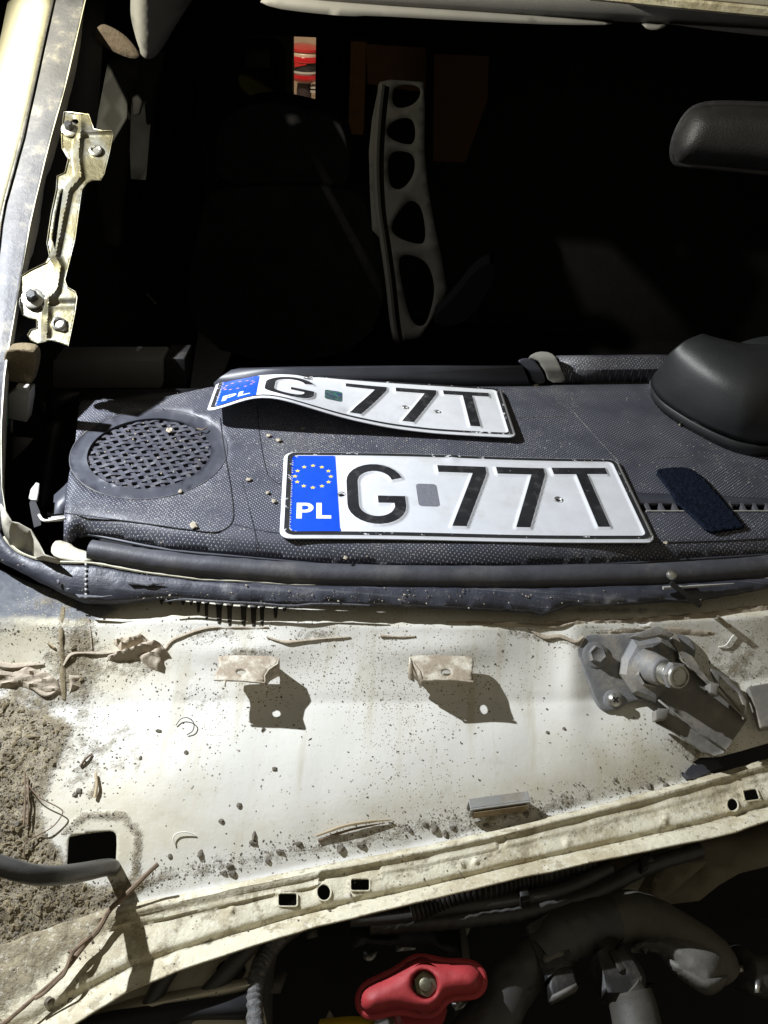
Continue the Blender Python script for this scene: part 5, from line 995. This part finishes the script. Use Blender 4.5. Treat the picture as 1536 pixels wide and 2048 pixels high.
# chips of dirt large enough to tell apart
chips = [(317, 1462, 6, 3), (372, 1505, 4, 4), (281, 1515, 3, 4), (549, 1537, 5, 4), (478, 1610, 5, 5), (443, 1642, 5, 4), (508, 1671, 4, 8), (506, 1686, 8, 4), (401, 1707, 5, 7), (460, 1733, 8, 4), (448, 1746, 6, 4), (465, 1747, 8, 5), (597, 1688, 7, 4), (560, 1704, 7, 4), (535, 1721, 5, 4), (681, 1697, 8, 8), (722, 1689, 9, 5), (870, 1657, 6, 8), (890, 1666, 5, 7), (905, 1655, 6, 4), (1298, 1572, 7, 6), (1332, 1570, 6, 6), (1256, 1579, 3, 3), (99, 2003, 8, 6), (140, 2001, 4, 4), (158, 1582, 6, 5), (150, 1590, 5, 4), (340, 1712, 4, 4), (850, 1649, 6, 4), (820, 1660, 5, 4), (1052, 1628, 6, 4), (973, 1650, 6, 4), (640, 1680, 3, 3), (1020, 1655, 5, 4), (1230, 1560, 4, 3), (35, 1650, 5, 5), (1095, 1465, 4, 3), (1128, 1458, 4, 3), (1320, 1556, 4, 3)]
def rock(c, a_, b_, h):
    bm = bmesh.new(); bmesh.ops.create_icosphere(bm, subdivisions=2, radius=1); sd_ = random.random() * 99; V = []
    for v in bm.verts: k = 1 + .35 * noise.noise(v.co * 1.6 + Vector((sd_, 0, 0))); V.append(c + Vector((v.co.x * a_ * k, v.co.y * b_ * k, max(v.co.z * h * k, -.3 * h))))
    Fc = [tuple(v.index for v in f.verts) for f in bm.faces]; bm.free(); return V, Fc
LM = [('left mounting tab', 483, 1345), ('right mounting tab', 893, 1345), ('grey clip bar', 992, 1622), ('first rectangular rail hole', 575, 1798), ('round middle rail hole', 648, 1785), ('second rectangular rail hole', 722, 1768), ('large hole with the hose', 185, 1705), ('split straws', 705, 1662), ('wiper pivot', 1250, 1360), ('dark curled hair', 372, 1455), ('white curled fibre', 370, 1678), ('rubber scrap', 1400, 1540), ('forked twig', 160, 1900), ('grass stems', 55, 1600)]
def where(x, y):
    n = sorted(LM, key=lambda l: math.hypot(l[1] - x, l[2] - y)); a_ = math.degrees(math.atan2(n[0][2] - y, x - n[0][1])) % 360
    dr = ['right of', 'above right of', 'above', 'above left of', 'left of', 'below left of', 'below', 'below right of'][int((a_ + 22.5) // 45) % 8]
    return dr + ' the ' + n[0][0], n[1][0]
seen = {}
for x, y, a_, b_ in sorted(chips):
    s = .0004 * .95; zf = (lambda x, y: P(x, y, float(rail_z(np.array([x]), np.array([y]))[0]))) if y > float(I(x, ridge)) else (lambda x, y: cz(x, y))
    V, Fc = rock(zf(x, y), a_ * s, b_ * s * 1.1, (a_ + b_) * s * .35); wh, w2 = where(x, y)
    sz = 'large ' if a_ + b_ > 12 else ('small ' if a_ + b_ > 8 else 'tiny '); shp = 'flat ' if a_ > b_ * 1.5 else ('upright ' if b_ > a_ * 1.2 else 'round ')
    lb = sz + shp + 'dirt chip ' + wh
    for ex in (', toward the ' + w2, ', leftmost there', ', rightmost there'):
        if lb in seen: lb = sz + shp + 'dirt chip ' + wh + ex
    seen[lb] = 1
    mk('dirt_chip', V, Fc, CRUMB, None, smooth=False, label=lb, cat='dirt chip', group='dark dirt chips on the cowl')
# loose crumbs nobody could count
def scatter(name, label, n, dens, place, smin, smax, m, box_):
    T = np.array([(1, 0, 0), (0, 1, 0), (-1, 0, 0), (0, -1, 0), (0, 0, .6), (0, 0, -.5)]); TF = [(0, 1, 4), (1, 2, 4), (2, 3, 4), (3, 0, 4)]
    V = []; Fc = []; X = rng.uniform(box_[0], box_[2], n * 14); Y = rng.uniform(box_[1], box_[3], n * 14); D = dens(X, Y); keep = rng.random(len(X)) < D; k = 0
    for x, y in zip(X[keep], Y[keep]):
        p = place(x, y); 
        if p is None: continue
        s = smin + (smax - smin) * rng.random() ** 4; r = rng.random() * 6.28; b = len(V); e = 1 + rng.random() * .8
        for t in T:
            q = t * (1 + .4 * rng.standard_normal(3) * .6) * s; V.append(p + Vector((q[0] * math.cos(r) * e - q[1] * math.sin(r), q[0] * math.sin(r) * e + q[1] * math.cos(r), q[2])))
        Fc += [tuple(b + i for i in f) for f in TF]; k += 1
        if k >= n: break
    mk(name, V, Fc, m, None, smooth=False, label=label, kind='stuff'); print(name, k)
allh = [HOLE, HOLE_R]
def dens_c(X, Y):
    d = cowl_dirt(X, Y); d = np.clip(d - .12, 0, 1) ** 1.3 * .9 + .010
    d += .30 * line_d(X, Y, [(280, 1770), (480, 1722), (640, 1688), (800, 1662), (950, 1640), (1150, 1606), (1300, 1572)], 20) + .15 * line_d(X, Y, [(340, 1735), (640, 1665), (1300, 1550)], 14)
    d += .10 * gauss(X, Y, 420, 1290, 140, 45) + .05 * gauss(X, Y, 400, 1400, 160, 70) + .04 * (Y < 1420) * (X < 1100)
    d *= (Y > I(X, rowB) + 3) * (Y < I(X, ridge) - 2)
    for h in allh: d = d * ~inpoly(X, Y, h)
    return d
scatter('dirt_crumbs', 'loose dark dirt crumbs strewn over the cream cowl', 14000, dens_c, lambda x, y: cz(x, y, .0000), .00015, .00085, CRUMB, (-60, 1240, 1700, 1920))
def dens_r(X, Y): 
    t = (Y - I(X, ridge)) / (I(X, edge) - I(X, ridge)); return ((t > .02) & (t < .95)) * (.03 + .10 * np.exp(-((t - .75) / .06) ** 2) + .3 * (X < 200) * (t < .4))
scatter('rail_crumbs', 'fine dirt crumbs along the groove of the cream rail', 1500, dens_r, lambda x, y: P(x, y, float(rail_z(np.array([x]), np.array([y]))[0]) + .0002), .0002, .0009, CRUMB, (-60, 1500, 1560, 2060))
def dens_s(X, Y): return np.clip(cowl_dirt(X, Y) - .6, 0, 1) * 1.6 * (Y > I(X, rowB)) * (Y < I(X, ridge)) * ~inpoly(X, Y, HOLE) * (X < 330)
scatter('soil_clods', 'brown soil clods heaped on the left of the cowl', 1500, dens_s, lambda x, y: cz(x, y, .0002), .0003, .0021, SOILM, (-60, 1240, 330, 1920))
def dens_d(X, Y): return (.03 + .25 * gauss(X, Y, 760, 885, 260, 25) + .12 * gauss(X, Y, 1380, 880, 160, 80) + .1 * gauss(X, Y, 480, 850, 120, 80)) * (Y < I(X, DFR) - 8) * ~inpoly(X, Y, gcirc(R_OUT)) * ~inpoly(X, Y, SLOT) * (X > 160)
scatter('dash_dust', 'pale dust grains scattered over the black dashboard', 1500, dens_d, lambda x, y: P(x, y, dash_z(x, y) + .0002), .00015, .0007, FLAKE, (150, 780, 1560, 1120))
def dens_f(X, Y): return (Y > I(X, FT) + 2) * (Y < I(X, FB) - 2) * (.04 + .5 * gauss(X, Y, 720, 1190, 400, 12))
scatter('flange_crumbs', 'specks of dirt on the black windscreen flange', 500, dens_f, lambda x, y: PW(x, y, .003), .0002, .0008, FLAKE, (0, 1060, 1560, 1240))

# perforated metal piece and boxes standing in the cabin
s2 = 2.56
def bp_(pts): return [(x / s2 + 400, y / s2) for x, y in pts]
pb = bp_([(905, 470), (960, 458), (1140, 470), (1150, 600), (1148, 800), (1165, 950), (1200, 1130), (1240, 1290), (1268, 1445), (1215, 1520), (1130, 1640), (1060, 1640), (1045, 1665), (1010, 1665), (985, 1450), (965, 1290), (940, 1210), (885, 1160), (870, 1000), (858, 800), (870, 650)])
hl = [smoothp(bp_(h), 2) for h in ([(985, 480), (1120, 485), (1125, 540), (1080, 585), (1000, 600), (970, 560)], [(945, 710), (960, 670), (1030, 638), (1095, 650), (1100, 765), (1040, 768), (965, 740)], [(958, 800), (1060, 798), (1100, 830), (1095, 910), (1040, 975), (985, 975), (962, 930)], [(975, 1140), (1050, 1040), (1090, 1022), (1140, 1060), (1162, 1215), (1110, 1225), (1000, 1190)], [(1015, 1290), (1060, 1265), (1150, 1290), (1190, 1350), (1205, 1440), (1170, 1560), (1140, 1588), (1090, 1570), (1050, 1450)])]
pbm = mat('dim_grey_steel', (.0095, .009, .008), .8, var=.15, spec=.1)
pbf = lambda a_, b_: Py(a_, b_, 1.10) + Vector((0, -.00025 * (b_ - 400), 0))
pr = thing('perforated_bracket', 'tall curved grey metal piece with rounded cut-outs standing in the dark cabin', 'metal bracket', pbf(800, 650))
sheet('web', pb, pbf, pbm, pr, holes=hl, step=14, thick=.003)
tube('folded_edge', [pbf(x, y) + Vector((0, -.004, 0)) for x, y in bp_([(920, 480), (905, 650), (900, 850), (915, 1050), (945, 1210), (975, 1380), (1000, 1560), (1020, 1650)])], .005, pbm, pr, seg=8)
def bxo(name, poly, y, d, m, label, cat_): sheet(name, poly, lambda a_, b_: Py(a_, b_, y), m, None, thick=d, label=label, cat=cat_, smooth=False)
bxo('cardboard_box', [(732, 88), (852, 96), (852, 186), (735, 168)], 2.1, .1, CARD, 'brown cardboard box high in the dark cabin left of the metal bracket top', 'box')
bxo('cardboard_box', [(868, 108), (978, 112), (975, 200), (930, 325), (866, 322)], 2.0, .1, mat('dark_cardboard', (.17, .08, .045), .9), 'darker brown box in the dark cabin right of the metal bracket', 'box')
bxo('wooden_post', [(702, 82), (731, 84), (726, 270), (696, 268)], 2.05, .04, WOOD, 'upright orange wooden post in the back of the dark cabin', 'post')
bxo('tan_wedge', [(672, 270), (700, 275), (694, 285), (690, 313), (684, 313)], 1.9, .02, WOOD, 'small tan wedge below the wooden post, by the dark seat', 'wedge')
bxo('yellow_strap', smoothp([(474, 155), (483, 147), (520, 168), (575, 206), (520, 203), (485, 182)], 1), 1.9, .02, mat('dull_yellow', (.26, .24, .05), .8), 'dull yellow strap above the dark seat, left of the lit gap', 'strap')
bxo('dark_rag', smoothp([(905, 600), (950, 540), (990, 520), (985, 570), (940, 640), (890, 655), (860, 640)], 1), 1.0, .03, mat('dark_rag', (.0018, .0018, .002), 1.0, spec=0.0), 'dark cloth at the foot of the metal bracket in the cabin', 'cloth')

# garage seen through the tailgate gap
Y6 = 6.0
gf = mk('garage_floor', [Vector(p) for p in ((-6, -4, -1.16), (6, -4, -1.16), (6, 9, -1.16), (-6, 9, -1.16))], [(0, 1, 2, 3)], mat('tan_concrete', (.42, .34, .25), .7, var=.1, vscale=3), None, smooth=False, kind='structure')
gw = mk('garage_wall', [Vector(p) for p in ((-6, 7, -1.16), (6, 7, -1.16), (6, 7, 2.5), (-6, 7, 2.5))], [(3, 2, 1, 0)], mat('tan_wall', (.45, .35, .26), .8, var=.1, vscale=2), None, smooth=False, kind='structure')
mk('garage_side_wall', [Vector(p) for p in ((-2.6, -4, -1.16), (-2.6, 3.2, -1.16), (-2.6, 3.2, 2.5), (-2.6, -4, 2.5))], [(0, 1, 2, 3)], BLKD, None, smooth=False, kind='structure')
mk('garage_ceiling', [Vector(p) for p in ((-2.6, .95, 1.6), (4, .95, 1.6), (4, 7, 1.6), (-2.6, 7, 1.6))], [(3, 2, 1, 0)], BLKD, None, smooth=False, kind='structure')
bc = Py(608, 200, Y6); rm = thing('garage_machine', 'small glossy red and white machine on a dark stand seen through the tailgate gap', 'machine', Vector((bc.x, Y6, -1.16)))
ktop = Py(608, 90, Y6).z; kbot = Py(608, 206, Y6).z; Hh = ktop - kbot
RG = mat('glossy_red', (.42, .015, .02), .15, coat=.5); CRM = mat('machine_cream', (.55, .48, .38), .4)
def seg_(name, t0, t1, r0, r1, m): lathe(name, Vector((bc.x, Y6, ktop - Hh * t1)), Vector((0, 0, 1)), [(0, r1), (Hh * (t1 - t0) * .5, max(r0, r1) * 1.02), (Hh * (t1 - t0), r0)], m, rm, seg=32)
seg_('red_top', -.02, .07, .05, .115, RG); seg_('cream_band', .07, .15, .10, .105, CRM); seg_('red_band', .15, .24, .115, .12, RG); seg_('dark_window', .24, .41, .10, .10, BLK)
seg_('white_band', .40, .46, .105, .10, GREYP); seg_('red_base', .46, .57, .115, .10, RG); seg_('chrome_ring', .57, .62, .07, .06, STEEL); seg_('stand', .62, .93, .045, .05, mat('dark_stand', (.03, .022, .025), .5))
lathe('red_side', Vector((bc.x - .09, Y6 - .03, ktop - Hh * .58)), Vector((0, 0, 1)), [(0, .025), (Hh * .36, .025)], RG, rm, seg=12); lathe('red_side', Vector((bc.x + .09, Y6 - .03, ktop - Hh * .58)), Vector((0, 0, 1)), [(0, .025), (Hh * .36, .025)], STEEL, rm, seg=12)
box('painted_reflection', Vector((bc.x - .05, Y6 - .112, ktop - Hh * .33)), Vector((.08, 0, .02)), Vector((0, .01, 0)), Vector((0, 0, .045)), RG, rm, bevel=.004)  # red block built in as a reflection on the dark window
for k, z_ in enumerate((.70, .77)): box('shelf', Vector((bc.x + .05, Y6 - .05, ktop - Hh * z_)), Vector((.14, 0, 0)), Vector((0, .08, 0)), Vector((0, 0, .012)), GREYP, rm)
gl = bpy.data.lights.new('garage_light', 'AREA'); go = bpy.data.objects.new('garage_light', gl); S.collection.objects.link(go); go.location = (-.9, 4.2, .9); gl.size = .35; gl.energy = 60; gl.color = (1, .80, .60)
go.rotation_euler = (Vector((bc.x, 6, -.9)) - go.location).to_track_quat('-Z', 'Y').to_euler()
